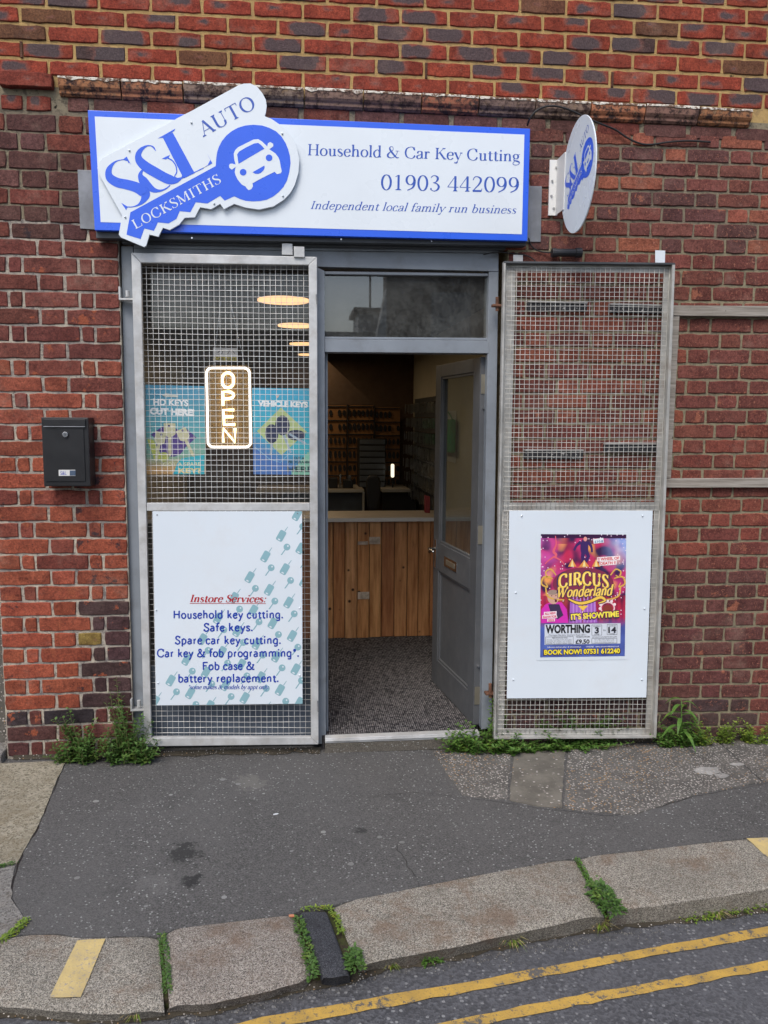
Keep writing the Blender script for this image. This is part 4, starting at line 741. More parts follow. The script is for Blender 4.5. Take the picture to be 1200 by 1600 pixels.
# ------------------------------------------------------------------ gates
def lq(q, u, v_): a = (q[0][0] + (q[1][0] - q[0][0]) * u, q[0][1] + (q[1][1] - q[0][1]) * u); b = (q[3][0] + (q[2][0] - q[3][0]) * u, q[3][1] + (q[2][1] - q[3][1]) * u); return (a[0] + (b[0] - a[0]) * v_, a[1] + (b[1] - a[1]) * v_)
def wires(q, nx, ny, Y, r, mat, parent, name='wire_mesh', bow=.0016):
    mb = MB()
    for i in range(nx + 1):
        u = i / nx; ph = ru(0, 6); pts = []
        for j in range(9): p = U(*lq(q, u, j / 8), Y); p.x += math.sin(j * .8 + ph) * bow * .5; pts.append(p)
        mb.tube(pts, r, 5)
    for j in range(ny + 1):
        v_ = j / ny; ph = ru(0, 6); pts = []
        for i in range(9): p = U(*lq(q, i / 8, v_), Y - r * 1.2); p.z += math.sin(i * .8 + ph) * bow; pts.append(p)
        mb.tube(pts, r, 5)
    return mb.build(name, mat, parent, kind='stuff', smooth=True)
GY = -.045
gl = thing('mesh_security_gate', 'galvanised wire mesh security gate closed over the shop window on the left', 'gate', U(360, 1165, GY))
px_slab('frame_bar', [(205, 395), (220, 410.5), (236.5, 1153), (225.5, 1166)], GY, .03, M['galv'], gl, .003)
px_slab('frame_bar', [(205.3, 394.7), (495.4, 401.3), (482.5, 414), (220.2, 410.2)], GY - .001, .03, M['galv'], gl, .003)
px_slab('frame_bar', [(495.4, 401.6), (497.8, 1163), (486, 1152.5), (482.3, 414)], GY, .03, M['galv'], gl, .003)
px_slab('frame_bar', [(236.8, 1153), (485.6, 1152.3), (497.6, 1163.3), (225.6, 1166.4)], GY - .001, .03, M['galv'], gl, .003)
px_slab('mid_rail', [(229, 786), (484, 786), (484, 798), (229.2, 798.3)], GY + .001, .028, M['galv'], gl, .002)
wires([(219.5, 410), (483, 413.5), (484.5, 787), (228.5, 787)], 30, 44, GY + .036, .0012, M['wire'], gl)
wires([(228.5, 797), (484.5, 797), (486, 1154), (236, 1154)], 29, 41, GY + .036, .0012, M['wire'], gl)
px_slab('lug', [(440.5, 380), (457, 380.5), (457.5, 398.5), (440.5, 398)], GY + .002, .02, M['galv'], gl, .002); px_slab('lug', [(459, 385), (475.5, 385.5), (476, 402), (459.3, 401.5)], GY - .012, .02, M['galv'], gl, .002)
for (y0, x) in ((468, 189), (1108, 207)):
    hb = MB(); a = U(x - 2, y0, -.01); b = U(x + 20, y0, GY + .01); hb.box(a.x, b.x, -.03, 0.02, a.z - .004, a.z + .004); hb.box(a.x, a.x + .008, -.03, .0, a.z + .004, a.z + .055); hb.build('hinge_bracket', M['galv'], gl, .001)
    MB().tube([U(x + 10, y0 - 4, -.02), U(x + 10, y0 - 14, -.02)], .009, 8).build('hinge_pin', M['galv'], gl, .001)
for (x, y0, y1) in ((494.5, 460, 475), (496.5, 1095, 1112)): MB().tube([U(x, y0, GY - .004), U(x + 1, y1, GY - .004)], .004, 6).build('latch_eye', M['lintel'], gl)
# service board on the left gate
BQ = [(238.2, 799), (472, 799), (472.8, 1099.6), (243.8, 1102.4)]; BY = GY - .02
sb = thing('service_board', 'white board on the left gate listing instore key cutting services in blue', 'sign', U(356, 1100, BY))
px_slab('board', BQ, BY, .004, M['whiteb'], sb, .0008, seg=1); f = onY(BY)
fob = []; 
def z4(x, y): return (180 + x / 3.529, 770 + y / 3.529)
def clipped(pg):
    out = []
    inside = lambda p: all(((BQ[(i + 1) % 4][0] - BQ[i][0]) * (p[1] - BQ[i][1]) - (BQ[(i + 1) % 4][1] - BQ[i][1]) * (p[0] - BQ[i][0])) >= 0 for i in range(4))
    for i in range(4):
        a, b = BQ[i], BQ[(i + 1) % 4]; s_ = lambda p: (b[0] - a[0]) * (p[1] - a[1]) - (b[1] - a[1]) * (p[0] - a[0]); o2 = []
        for j in range(len(pg)):
            p, q = pg[j], pg[(j + 1) % len(pg)]; sp, sq = s_(p), s_(q)
            if sp >= 0: o2.append(p)
            if (sp >= 0) != (sq >= 0): t_ = sp / (sp - sq); o2.append((p[0] + (q[0] - p[0]) * t_, p[1] + (q[1] - p[1]) * t_))
        pg = o2
        if len(pg) < 3: return None
    return pg
def rot2(pts, cx, cy, ang): c_, s_ = math.cos(ang), math.sin(ang); return [(cx + x * c_ - y * s_, cy + x * s_ + y * c_) for x, y in pts]
rr = [(x, y) for cx, cy, a0 in ((10, -22, -90), (10, 22, 0), (-10, 22, 90), (-10, -22, 180)) for x, y in [(cx + 9 * math.cos(math.radians(a0 + t_)), cy + 9 * math.sin(math.radians(a0 + t_))) for t_ in (0, 30, 60, 90)]]
fobs = []; eyes = []
for i in range(-3, 10):
    for j in range(0, 6):
        x, y = 915 - 87 * i + 20 * j, 237 + 114 * i + 184 * j
        fobs += [[z4(*p) for p in rot2(rr, x, y, .52)], [z4(*p) for p in rot2([(-1.5, -58), (1.5, -58), (2.5, -30), (-2.5, -30)], x + 3, y - 2, .62)]]; eyes.append([z4(*p) for p in rot2(ell(0, 23, 8, 4, n=8)[:-1], x, y, .52)])
        x, y = x + 32, y + 62; fobs += [[z4(*p) for p in ell(x, y, 19, 19, n=14)[:-1]], [z4(*p) for p in rot2([(-3, 12), (3, 12), (3, 52), (-3, 56)], x, y, .62)]]; eyes.append([z4(*p) for p in ell(x + 5, y - 6, 5, 5, n=8)[:-1]])
fobs = [c_ for c_ in (clipped(p) for p in fobs) if c_]; eyes = [c_ for c_ in (clipped(p) for p in eyes) if c_]
ink('key_pattern', fobs, f, M['teal'], sb, .0003, kind='stuff'); ink('key_pattern', eyes, f, M['whiteb'], sb, .0008, kind='stuff')
ink('heading', serif('Instore Services:', (296, 940.5), (415.5, 941), 11.3, T=.13, t=.04, slant=.28), f, M['redtext'], sb, .0012); ink('heading', [[(296.5, 942.3), (415.5, 942.6), (415.5, 943.4), (296.5, 943.1)]], f, M['redtext'], sb, .0011)
for t_, x0, x1, y in (('Household key cutting.', 271.2, 443, 966), ('Safe keys.', 319.4, 395.6, 986), ('Spare car key cutting.', 274.6, 439.5, 1006), ('Car key & fob programming*.', 246.6, 467.8, 1026.2), ('Fob case &', 316.9, 398.4, 1046.3), ('battery replacement.', 279, 436, 1065.6)):
    ink('lettering', din(t_, (x0, y), (x1, y - .5), 11.8), f, M['navy'], sb, .0012)
ink('lettering', serif('*some makes & models by appt only.', (293, 1076.6), (421, 1076.4), 6.6, T=.11, t=.04, slant=.3), f, M['navy'], sb, .0012)
for x, y in ((244, 953), (468, 950), (247, 1067), (468, 1055)): MB().tube([U(x, y, BY), U(x, y, BY - .005)], [.005, .003], 10).build('screw_cap', M['white'], sb, smooth=True)
for x, y in ((245.5, 804.5), (465, 802)): MB().tube([U(x, y, BY), U(x, y, BY - .003)], [.0035, .002], 8).build('screw', M['lintel'], sb)
# right gate (folded back against the wall)
HY = -.06
gr = thing('mesh_security_gate', 'weathered wire mesh security gate swung open flat against the right brick wall', 'gate', U(900, 1150, HY))
px_slab('frame_bar', [(790, 411), (806, 424), (787.5, 1139), (774, 1152)], HY, .006, M['galv2'], gr, .001)
px_slab('frame_bar', [(790.3, 411), (1054, 413.5), (1037, 426), (806.2, 423.5)], HY - .001, .006, M['galv2'], gr, .001)
px_slab('frame_bar', [(1053, 413.6), (1024, 1150), (1008.5, 1139), (1037.3, 426.2)], HY, .006, M['galv2'], gr, .001)
px_slab('frame_bar', [(787.8, 1138.6), (1008.3, 1138.6), (1023.8, 1150.3), (774.2, 1152)], HY - .001, .006, M['galv2'], gr, .001)
px_slab('mid_rail', [(796, 785.5), (1024, 784.5), (1023.5, 797), (795.7, 798)], HY + .001, .006, M['galv2'], gr, .001)
px_slab('lip', [(787.5, 409), (790.4, 409), (774.2, 1153), (771.8, 1153)], HY - .03, .03, M['galv2'], gr, .0006); px_slab('lip', [(787.6, 408), (1055, 410.5), (1055, 413.4), (787.6, 411)], HY - .031, .031, M['darkbox'], gr, .0006)
px_slab('lip', [(1050.8, 413.5), (1055, 413.5), (1025.6, 1152), (1021.6, 1152)], HY - .03, .03, M['galv2'], gr, .0006); px_slab('lip', [(772, 1152.2), (1025.5, 1150.3), (1025.5, 1153.4), (772, 1155)], HY - .031, .031, M['galv2'], gr, .0006)
wires([(792.5, 417), (1046, 419), (1030, 797), (786, 798)], 33, 50, HY - .008, .0013, M['wire2'], gr)
wires([(786, 798), (1030, 797), (1016, 1146), (777, 1147)], 33, 46, HY - .008, .0013, M['wire2'], gr)
px_slab('lug', [(802, 398), (817, 398.5), (817, 410), (802, 409.5)], -.03, .004, M['galv'], gr, .001); px_slab('lug', [(1024, 391), (1039.5, 391.5), (1039, 411), (1024, 410.5)], -.035, .004, M['white'], gr, .001)
for (y0, x) in ((478, 768), (1082, 757)):
    a = U(x, y0, -.02); b = U(x + 18, y0, -.05); MB().box(a.x, b.x, -.05, -.01, a.z - .006, a.z + .006).build('hinge_plate', M['rust'], gr, .002); MB().tube([U(x + 9, y0 + 8, -.035), U(x + 9, y0 - 14, -.035)], .009, 8).build('hinge_pin', M['rust'], gr, .001)
RQ = [(796, 798), (1020, 798), (1010, 1090), (792, 1091.5)]; RY_ = HY - .02
wb = thing('notice_board', 'blank white notice board fixed to the open right gate behind the circus poster', 'board', U(900, 1090, RY_)); px_slab('board', RQ, RY_, .004, M['whiteb'], wb, .0008, seg=1)
for x, y in ((815, 806), (1004, 806), (806, 926), (1007, 951), (802, 1062), (1003, 1062)): MB().tube([U(x, y, RY_), U(x, y, RY_ - .006)], [.0055, .003], 10).build('screw_cap', M['white'], wb, smooth=True)
# ------------------------------------------------------------------ posters
def canvas(name, q, Y, nx, ny, fn, parent, d=.0012):
    vs = []; fs = []; cols = []
    for j in range(ny + 1):
        for i in range(nx + 1): vs.append(U(*lq(q, i / nx, j / ny), Y) + Vector((0, -d, 0)))
    for j in range(ny):
        for i in range(nx):
            fs.append((j * (nx + 1) + i, (j + 1) * (nx + 1) + i, (j + 1) * (nx + 1) + i + 1, j * (nx + 1) + i + 1)); cols.append(fn((i + .5) / nx, (j + .5) / ny))
    o = MB().add(vs, fs).build(name, M['print'], parent); ca = o.data.color_attributes.new('Col', 'FLOAT_COLOR', 'CORNER'); buf = []
    for p in o.data.polygons: buf += list(cols[p.index] + (1,)) * p.loop_total
    ca.data.foreach_set('color', buf); return o
def mixc(a, b, t_): t_ = max(0, min(1, t_)); return tuple(x + (y - x) * t_ for x, y in zip(a, b))
def nz2(u, v_, s_, o=0): return mnoise.noise(Vector((u * s_, v_ * s_ * 1.4, o))) * .5 + .5
def circus(u, v_):
    c = mixc((.55, .02, .03), (.50, .04, .22), nz2(u, v_, 5)); c = mixc(c, (.04, .015, .07), (nz2(u, v_, 8, 4) - .44) * 5)
    c = mixc(c, (.85, .35, .10), (nz2(u, v_, 6, 9) - .60) * 5 * (1 if .08 < v_ < .5 else .2))
    if v_ < .3 and u > .7: c = mixc(c, mixc((.05, .12, .55), (.55, .65, .9), nz2(u, v_, 14, 2)), (u - .7) * 5 * (1 - v_ * 3))
    if v_ < .35 and u < .3: c = mixc(c, (.70, .12, .50), (.3 - u) * 3.4 * nz2(u, v_, 9, 7))
    if v_ < .03: c = (.04, .01, .05)
    if .5 < v_ < .72: c = mixc(c, (.45, .02, .04), .6) if math.sin(u * 90) > 0 else mixc(c, (.22, .01, .03), .6)
    if v_ > .68: c = mixc(c, mixc((.04, .05, .22), (.10, .16, .5), nz2(u, v_, 6, 3)), (v_ - .68) * 12)
    s_ = mnoise.noise(Vector((u * 90, v_ * 130, 5)))
    if s_ > .55 and v_ < .7: c = (.8, .65, .75)
    return c
PQ = [(845, 834.5), (978.5, 835.3), (976.2, 1025), (844, 1027)]; PY = RY_ - .0022
cp = thing('circus_poster', 'colourful circus poster taped to the white board on the right gate', 'poster', U(910, 1028, PY))
px_slab('paper', [(839, 829.5), (984.5, 830.5), (982, 1030.5), (838, 1032)], PY + .0004, .0008, M['whiteb'], cp, 0)
canvas('artwork', PQ, PY, 88, 126, circus, cp, .0006)
def onP(u, v_, d): return U(*lq(PQ, u, v_), PY) + Vector((0, -.0006 - d, 0))
def onPoster(x, y, d): return onP(x / 100., y / 144., d)       # poster space 100 x 144
def pink(name, polys, col, d=.0004): return ink(name, polys, onPoster, pm(col), cp, d)
# acrobat, ringmaster figure, clown bust, wheel, curtain
pink('figure_print', ribbon(catmull([(51, 6, 5), (51, 12, 9), (51, 18, 9), (52, 22, 8)], 4)) + ribbon(catmull([(47, 9, 4), (42, 13, 3), (39, 19, 2.4)], 4)) + ribbon(catmull([(55, 9, 4), (59, 14, 3), (60, 21, 2.4)], 4)) + ribbon([(50, 20, 5), (49, 27, 4), (50, 32, 3)]) + ribbon([(53, 20, 5), (56, 26, 4), (52, 34, 3)]), (.05, .02, .12))
pink('figure_print', [[(x, y) for x, y in ell(52, 5.5, 2.2, 2.8, n=10)[:-1]]], (.75, .32, .28), .0007)
pink('figure_print', ribbon(catmull([(17, 2, 1), (18, 12, 1.6), (15, 20, 3), (18, 24, 3), (16, 28, 3)], 4)) + ribbon(catmull([(16, 26, 2), (9, 31, 1.4), (5, 35, 1)], 4)) + ribbon(catmull([(17, 27, 2), (24, 31, 1.4), (28, 36, 1)], 4)), (.72, .12, .16))
pink('tent_print', [[(32, 38), (37, 29), (42, 38)], [(45, 38), (51, 30), (57, 38)], [(60, 38), (65, 29), (70, 38)]], (.75, .28, .06), .0007); pink('tent_print', [[(35, 38), (37, 29), (39, 38)], [(49, 38), (51, 30), (53, 38)], [(63, 38), (65, 29), (67, 38)]], (.85, .7, .3), .0009)
pink('curtain_print', [[(35, 72), (48, 72), (49, 104), (34, 104)], [(51, 72), (64, 72), (67, 104), (51, 104)]], (.36, .12, .50)); pink('curtain_print', [[(38 + i * 4.2, 73), (39.3 + i * 4.2, 73), (39.3 + i * 4.2, 104), (38 + i * 4.2, 104)] for i in range(7)], (.50, .25, .62), .0007)
pink('clown_print', [[(1, 104), (1, 88), (6, 82), (14, 79), (25, 80), (31, 88), (33, 104)]], (.62, .03, .40)); pink('clown_print', [[(9, 82), (22, 82), (27, 95), (20, 100), (12, 92)]], (.05, .03, .08), .0007); pink('clown_print', [ell(15, 74, 7, 8, n=16)[:-1]], (.62, .36, .27), .0009); pink('clown_print', [ell(14.5, 68, 6, 3, n=12)[:-1]], (.35, .25, .2), .0011); pink('clown_print', [ell(18, 78, 1.4, 1.8, n=8)[:-1], ell(13, 72, .8, .6, n=6)[:-1], ell(18, 72, .8, .6, n=6)[:-1]], (.12, .03, .03), .0013)
pink('wheel_print', ribbon([(79 + 8 * math.cos(math.radians(a)), 87 + 7 * math.sin(math.radians(a)), 1.6) for a in range(150, 391, 20)]), (.8, .55, .55)); pink('wheel_print', [ell(79, 88, 6, 5, n=14)[:-1]], (.25, .04, .03)); pink('wheel_print', [ell(79 + 9 * math.cos(math.radians(a)), 86 + 8 * math.sin(math.radians(a)), 1.8, 1.8, n=8)[:-1] for a in (170, 205, 240, 270, 300, 335)], (.85, .7, .7), .0007)
pink('tag_print', [[(61, 5.5), (73, 4), (74, 9.5), (62, 11)]], (.75, .8, .82), .0007); pink('tag_print', sans('£10.8', (63, 10), (73, 9), 2.6, .02), (.05, .2, .4), .0010)
pink('banner_print', [[(66, 27), (93, 25), (93, 30), (66, 32)], [(69, 32), (89, 30.5), (89, 35.5), (69, 37)]], (.88, .8, .8), .0007)
pink('lettering', sans('!! WHEEL OF', (67, 31), (92, 29.3), 3.4, .03) + sans('DEATH !!', (70, 36), (88, 34.7), 3.4, .03), (.65, .03, .05), .0011)
swirl = []
for sg_ in (1, -1):
    m_ = lambda x: 50 + sg_ * (x - 50)
    for P_ in ([(82, 48, 1.4), (88, 41, 1.6), (94, 44, 1.6), (92, 50, 1.6), (88, 48, 1.2)], [(86, 52, 1.2), (96, 50, 2), (99, 58, 2), (92, 62, 1.6), (94, 57, 1)], [(94, 62, 1.5), (92, 72, 2), (84, 76, 1.6), (72, 77, 1.2)]): swirl += ribbon(catmull([(m_(x), y, w) for x, y, w in P_], 4))
pink('scroll_print', [[(x, y) for x, y in ell(50, 58, 36, 19, n=24)[:-1]]], (.22, .03, .07), .0005)
pink('scroll_print', swirl, (.70, .42, .08), .0009)
sw = [(33, 76, 1.5), (45, 81, 3.0), (58, 79, 3.2), (70, 74, 3.2), (76, 78, 2.2), (68, 81, 1.2)]; pink('scroll_print', ribbon(catmull([(x, y, w + 2) for x, y, w in sw], 4)), (.06, .03, .06), .0009); pink('scroll_print', ribbon(catmull(sw, 4)) + [[(44, 84), (56, 84), (50, 90)]], (.85, .55, .08), .0012)
def arc_text(polys, cx, k_): return [[(x, y + k_ * (x - cx) ** 2) for x, y in p] for p in polys]
cw = lambda T, t, dx=0, dy=0, cap=15: arc_text(serif('CIRCUS', (21 + dx, 59.5 + dy), (80 - dx, 59.5 + dy), cap, T=T, t=t, track=.03), 50, .0045)
pink('lettering', cw(.29, .17, -1, .6, 16), (.06, .03, .10), .0012); pink('lettering', cw(.20, .085), (.86, .50, .04), .0018); pink('lettering', cw(.10, .04, .4, -.6, 14), (.95, .78, .22), .0024)
wn_ = lambda T, t, dy=0: serif('Wonderland', (18, 73.8 + dy), (84, 71.5 + dy), 12, T=T, t=t, slant=.25)
pink('lettering', wn_(.26, .17, .3), (.06, .03, .08), .0012); pink('lettering', wn_(.15, .075), (.90, .62, .12), .0018)
pink('lettering', sans("IT'S SHOWTIME", (35, 101), (93, 97.5), 7.5, .12), (.05, .03, .08), .0012); pink('lettering', sans("IT'S SHOWTIME", (36, 100.2), (92.5, 96.8), 6.6, .04), (.95, .78, .08), .0017)
pink('banner_print', [[(4, 91), (19, 90), (19, 94), (4, 95)], [(2, 95), (19, 94), (20, 98), (2, 99)], [(8, 99), (17, 98.5), (17, 102), (8, 102.5)]], (.85, .7, .75), .0012); pink('lettering', sans('ALL NEW', (5, 94.4), (18, 93.4), 2.6, .03) + sans('SHOW FOR', (3, 98.4), (19, 97.4), 2.6, .03) + sans('2025', (9, 102), (16, 101.6), 2.6, .03), (.65, .03, .10), .0016)
pink('info_panel', [[(5, 105.5), (94.5, 105), (94.5, 129), (5, 129.5)]], (.62, .66, .72), .0007)
pink('lettering', sans('WORTHING', (6, 115.5), (58.5, 115.5), 9.5, .045), (.012, .012, .015), .0012); pink('lettering', sans('Montague Gardens, Southern Road, BN11', (10, 119), (54, 119), 1.9, .0), (.1, .1, .12), .0012)
def rect(x0, y0, x1, y1, w=.35): return [[(x0, y0), (x1, y0), (x1, y0 + w), (x0, y0 + w)], [(x0, y1 - w), (x1, y1 - w), (x1, y1), (x0, y1)], [(x0, y0), (x0 + w, y0), (x0 + w, y1), (x0, y1)], [(x1 - w, y0), (x1, y0), (x1, y1), (x1 - w, y1)]]
pink('lettering', rect(60.5, 106.5, 72.5, 119) + rect(78.5, 106.2, 90.5, 118.6) + rect(6, 120, 39, 129) + rect(60.5, 122.5, 90.5, 128.5), (.02, .02, .03), .0012)
pink('lettering', sans('3', (64, 116.3), (69, 116.3), 7, .04) + sans('14', (80, 116.2), (89.5, 116), 7, .04) + sans('to', (74, 114), (77, 114), 2.6, 0) + sans('THURSDAY', (62, 109), (71, 109), 1.5, 0) + sans('JUNE', (63.5, 118.4), (69.5, 118.4), 1.5, 0) + sans('SUNDAY', (80.5, 108.7), (89, 108.7), 1.5, 0) + sans('JUNE', (81.5, 118), (87.5, 118), 1.5, 0), (.02, .02, .03), .0012)
pink('lettering', sans('£9.50', (41.5, 128.5), (58, 128.5), 5, .035) + sans('TICKETS FROM', (42, 121.5), (58, 121.5), 2, .01) + sans('PERFORMANCE TIMES', (14, 122.2), (32, 122.2), 1.5, 0) + sans('SATURDAYS & SUNDAYS 2PM & 5PM', (61, 121.7), (90, 121.7), 1.5, 0), (.03, .03, .04), .0012)
pink('lettering', [p for i in range(4) for p in sans(['Thursday 3rd 5.00pm Friday 4th 7.30pm', 'Saturday 5th 2.00pm and 5.00pm', 'Sunday 6th 1.00pm and 4.00pm', 'Monday to Friday 5.00pm daily'][i], (7.5, 124 + i * 1.5), (37, 124 + i * 1.5), 1.0, 0)] + [p for i in range(3) for p in sans(['Box office open daily on site', 'from 10am until show time', 'free parking nearby'][i], (64, 124.4 + i * 1.6), (87, 124.4 + i * 1.6), 1.0, 0)], (.12, .12, .14), .0012)
pink('lettering', sans('Advance ticket sales & information', (8, 133), (48, 133), 1.7, .01) + sans('ONLINE', (54, 133), (63, 133), 1.7, .01) + sans('www.circuswonderland.co.uk', (65, 133), (93, 133), 1.7, .01), (.8, .8, .85), .0012)
pink('lettering', sans('BOOK NOW! 07531 612240', (3.5, 141.3), (95, 140.6), 6.2, .09), (.08, .04, .02), .0012); pink('lettering', sans('BOOK NOW! 07531 612240', (4.5, 140.8), (94, 140.1), 5.6, .035), (.92, .74, .05), .0017)
# window posters
WY = FY + .062
def wposter(name, q, label, bg, inks_):
    o = thing(name, label, 'poster', U(*q[3], WY)); px_slab('paper', q, WY, .001, M['paper'], o, 0); canvas('artwork', q, WY, 30, 46, bg, o, .0006)
    for polys, col, d in inks_: ink('print_detail', polys, lambda x, y, dd: U(*lq(q, x / 100, y / 144), WY) + Vector((0, -.0006 - dd, 0)), pm(col), o, d)
def bgl(u, v_):
    c = mixc((.01, .26, .45), (.07, .40, .42), v_ * 1.6); c = mixc(c, (.20, .40, .25), (v_ - .45) * 2.6); return tuple(min(.9, x * 1.0) for x in mixc(mixc(c, (.6, .8, .85), .12), (.60, .36, .14), (v_ - .8) * 7))
def bgr(u, v_):
    c = mixc((.0, .38, .62), (.0, .42, .52), v_ * 1.5); c = mixc(c, (.01, .12, .45), (v_ + (1 - u) * .4 - .85) * 4)
    if u + v_ * 1.0 > 1.55: c = (.22, .55, .38)
    return tuple(min(.9, x * 1.05) for x in mixc(mixc(c, (.6, .8, .85), .1), (.02, .25, .30), (u - .75) * 2.5 if v_ < .6 else 0))
PL = [(227, 601), (320, 603.5), (321.5, 741), (229, 741)]; PR = [(394, 606), (500, 607.5), (501, 742), (396, 741)]
def keyp(x, y, s_, a): return [rot2([(p[0] * s_, p[1] * s_) for p in P_], x, y, a) for P_ in ([(-9, -8), (9, -8), (9, 8), (4, 12), (-4, 12), (-9, 8)], [(-2.5, 12), (2.5, 12), (2.5, 38), (0, 42), (-2.5, 38)])]
wposter('window_poster', PL, 'blue green poster left of the neon sign about house keys cut here', bgl, [
    ([ell(42, 92, 26, 24, n=14)[:-1], [(8, 80), (38, 60), (30, 100)], [(62, 64), (85, 84), (62, 104)]], (.10, .06, .26), .0004),
    (keyp(40, 70, 1.1, 0) + keyp(24, 84, 1.0, .2) + keyp(62, 78, 1.0, -.45), (.62, .60, .38), .0008), ([ell(39, 66, 2, 2, n=8)[:-1], ell(26, 80, 2, 2, n=8)[:-1], ell(62, 73, 2, 2, n=8)[:-1]], (.05, .04, .15), .0012),
    ([[(2, 88), (12, 88), (28, 118), (14, 122)], ell(30, 116, 8, 8, n=10)[:-1]], (.50, .55, .12), .0006), ([[(45, 144), (52, 126), (60, 118), (98, 112), (98, 144)]], (.03, .45, .55), .0006),
    (sans('HD KEYS', (13, 32), (72, 33), 10, .04), (.95, .97, .97), .0012), (sans('CUT HERE!', (7, 47), (82, 48), 10, .06), (.95, .97, .97), .0012),
    (sans('GOT A SPARE', (28, 131), (92, 130), 6, .02), (.70, .72, .45), .0012), (sans('KEY?', (54, 142), (92, 142), 8, .04), (.85, .70, .30), .0012), ([[(28, 17), (34, 13), (55, 16), (55, 19), (34, 19)]], (.6, .62, .55), .0012)])
wposter('window_poster', PR, 'bright blue poster right of the neon sign about vehicle keys', bgr, [
    ([[(42, 32), (80, 72), (42, 112), (6, 72)]], (.50, .60, .26), .0004), ([ell(44, 62, 11, 17, n=14)[:-1], ell(28, 76, 10, 16, n=14)[:-1], ell(64, 78, 14, 9, n=14)[:-1]], (.025, .035, .09), .0008),
    (ribbon([(46, 78, 4), (56, 108, 3)]) + ribbon([(28, 92, 4), (26, 112, 3)]) + ribbon([(54, 76, 3.4), (78, 92, 4)]), (.36, .46, .55), .0010), (ribbon([(2, 98, 1), (24, 118, 1), (40, 124, 1), (58, 104, 1)]), (.25, .55, .75), .0006),
    (sans('VEHICLE KEYS', (8, 30), (82, 31), 9, .06), (.95, .97, .97), .0012), (sans('CUT &', (60, 118), (76, 118), 4, .02) + sans('PROGRAMMED', (52, 125), (92, 125), 4.5, .02) + sans('HERE', (50, 139), (88, 139), 9, .03), (.015, .06, .07), .0012), ([[(34, 12), (40, 12), (37, 17)]], (.8, .6, .5), .0012)])
nt = thing('paper_notice', 'small yellow and white notice hung above the neon sign inside the window', 'notice', U(352, 560, .35))
px_slab('sheet', [(333, 543), (371, 544), (371, 565), (333, 564)], .35, .001, M['paper'], nt, 0); ink('stripe', [[(334, 557), (370, 558), (370, 564), (334, 563)]], onY(.35), pm((.42, .36, .05)), nt); ink('lettering', sans('CAR KEYS', (336, 562.5), (368, 563.3), 4, .02) + ribbon(catmull([(340, 552, .8), (345, 547, .8), (348, 551, .8), (344, 554, .8)], 4)) + ribbon(catmull([(356, 553, .8), (359, 548, .8), (364, 549, .8), (367, 553, .8)], 4)), onY(.35), M['black'], nt, .001)
# neon open sign
NY = FY + .085
ns = thing('neon_open_sign', 'lit neon style OPEN sign with white border hanging in the shop window', 'sign', U(357, 640, NY))
def rrect(x0, y0, x1, y1, r): return [(x, y) for cx, cy, a0 in ((x1 - r, y0 + r, -90), (x1 - r, y1 - r, 0), (x0 + r, y1 - r, 90), (x0 + r, y0 + r, 180)) for x, y in [(cx + r * math.cos(math.radians(a0 + t_)), cy + r * math.sin(math.radians(a0 + t_))) for t_ in (0, 18, 36, 54, 72, 90)]]
sk = lambda x, y: (x + (y - 575) * .02, y)
rb = [sk(x, y) for x, y in rrect(322.6, 575, 389.5, 698.5, 8)]; MB().slab([sk(x, y) for x, y in rrect(319, 571, 393, 702, 9)], NY + .012, .004).build('backing', M['acrylic'], ns)
MB().tube([U(x, y, NY) for x, y in rb + rb[:1]], .006, 8).build('border_tube', M['tube_white'], ns, smooth=True)
def z7(x, y): return (310 + x / 10.667, 560 + y / 10.667)
OL = [ [z7(490 + 95 * math.sin(a) * (1.0), 365 - 125 * math.copysign(abs(math.cos(a)) ** .8, math.cos(a))) for a in [i * math.pi / 14 for i in range(29)]],
       [z7(410, 790), z7(408, 555), z7(530, 558), z7(578, 585), z7(585, 620), z7(565, 655), z7(520, 672), z7(430, 675)] ]
tb = lambda n_, pts: MB().tube([U(*p, NY) for p in pts], .0072, 8).build('letter_tube', M['tube_warm'], ns, smooth=True)
tb('O', OL[0]); tb('P', OL[1]); tb('E', [z7(595, 860), z7(415, 862), z7(428, 1105), z7(612, 1102)]); tb('E', [z7(430, 975), z7(585, 972)]); tb('N', [z7(412, 1400), z7(412, 1165), z7(612, 1400), z7(610, 1165)])
for x in (333, 383): MB().tube([U(x, 574, NY), U(352 + (x - 357) * .3, 470, NY + .01)], .0008, 4).build('hanging_wire', M['silver'], ns)
# ------------------------------------------------------------------ door
ZF = .006
dh = G(743, 1141, (ZF, 0, 0)); dh = Vector((dh.x, FY + .045, ZF)); de = G(673, 1063, (ZF, 0, 0)); dv = Vector((de.x - dh.x, de.y - dh.y, 0)); DW = .74; dv = dv.normalized(); dn = Vector((dv.y, -dv.x, 0)); dn = dn if dn.x < 0 else -dn
ztop = U(745, 555, dh.y).z - .008; DT = .044
dr = thing('front_door', 'half glazed grey panelled door standing open into the shop', 'door', dh)
def dbox(s0, s1, z0, z1, o0=0., o1=DT, name='stile', mat=None, bev=.002, par=None, **k):     # along the leaf, height, offset from the outer face
    p = [dh + dv * s + Vector((0, 0, z - dh.z)) - dn * o0 for s, z in ((s0, z0), (s1, z0), (s1, z1), (s0, z1))]; return MB().prism(p, -dn * (o1 - o0)).build(name, mat or M['door'], par or dr, bev, **k)
zb_ = ZF + .006; SW = .10
def zof(py, s): p = dh + dv * s; lo, hi = 0, 3; 
def zpx(px, py):                             # height on the door leaf plane seen at a pixel
    d = ray(px, py); n_ = dn; t_ = (dh - CAM).dot(n_) / d.dot(n_); p = CAM + d * t_; return p.z, (p - dh).dot(dv)
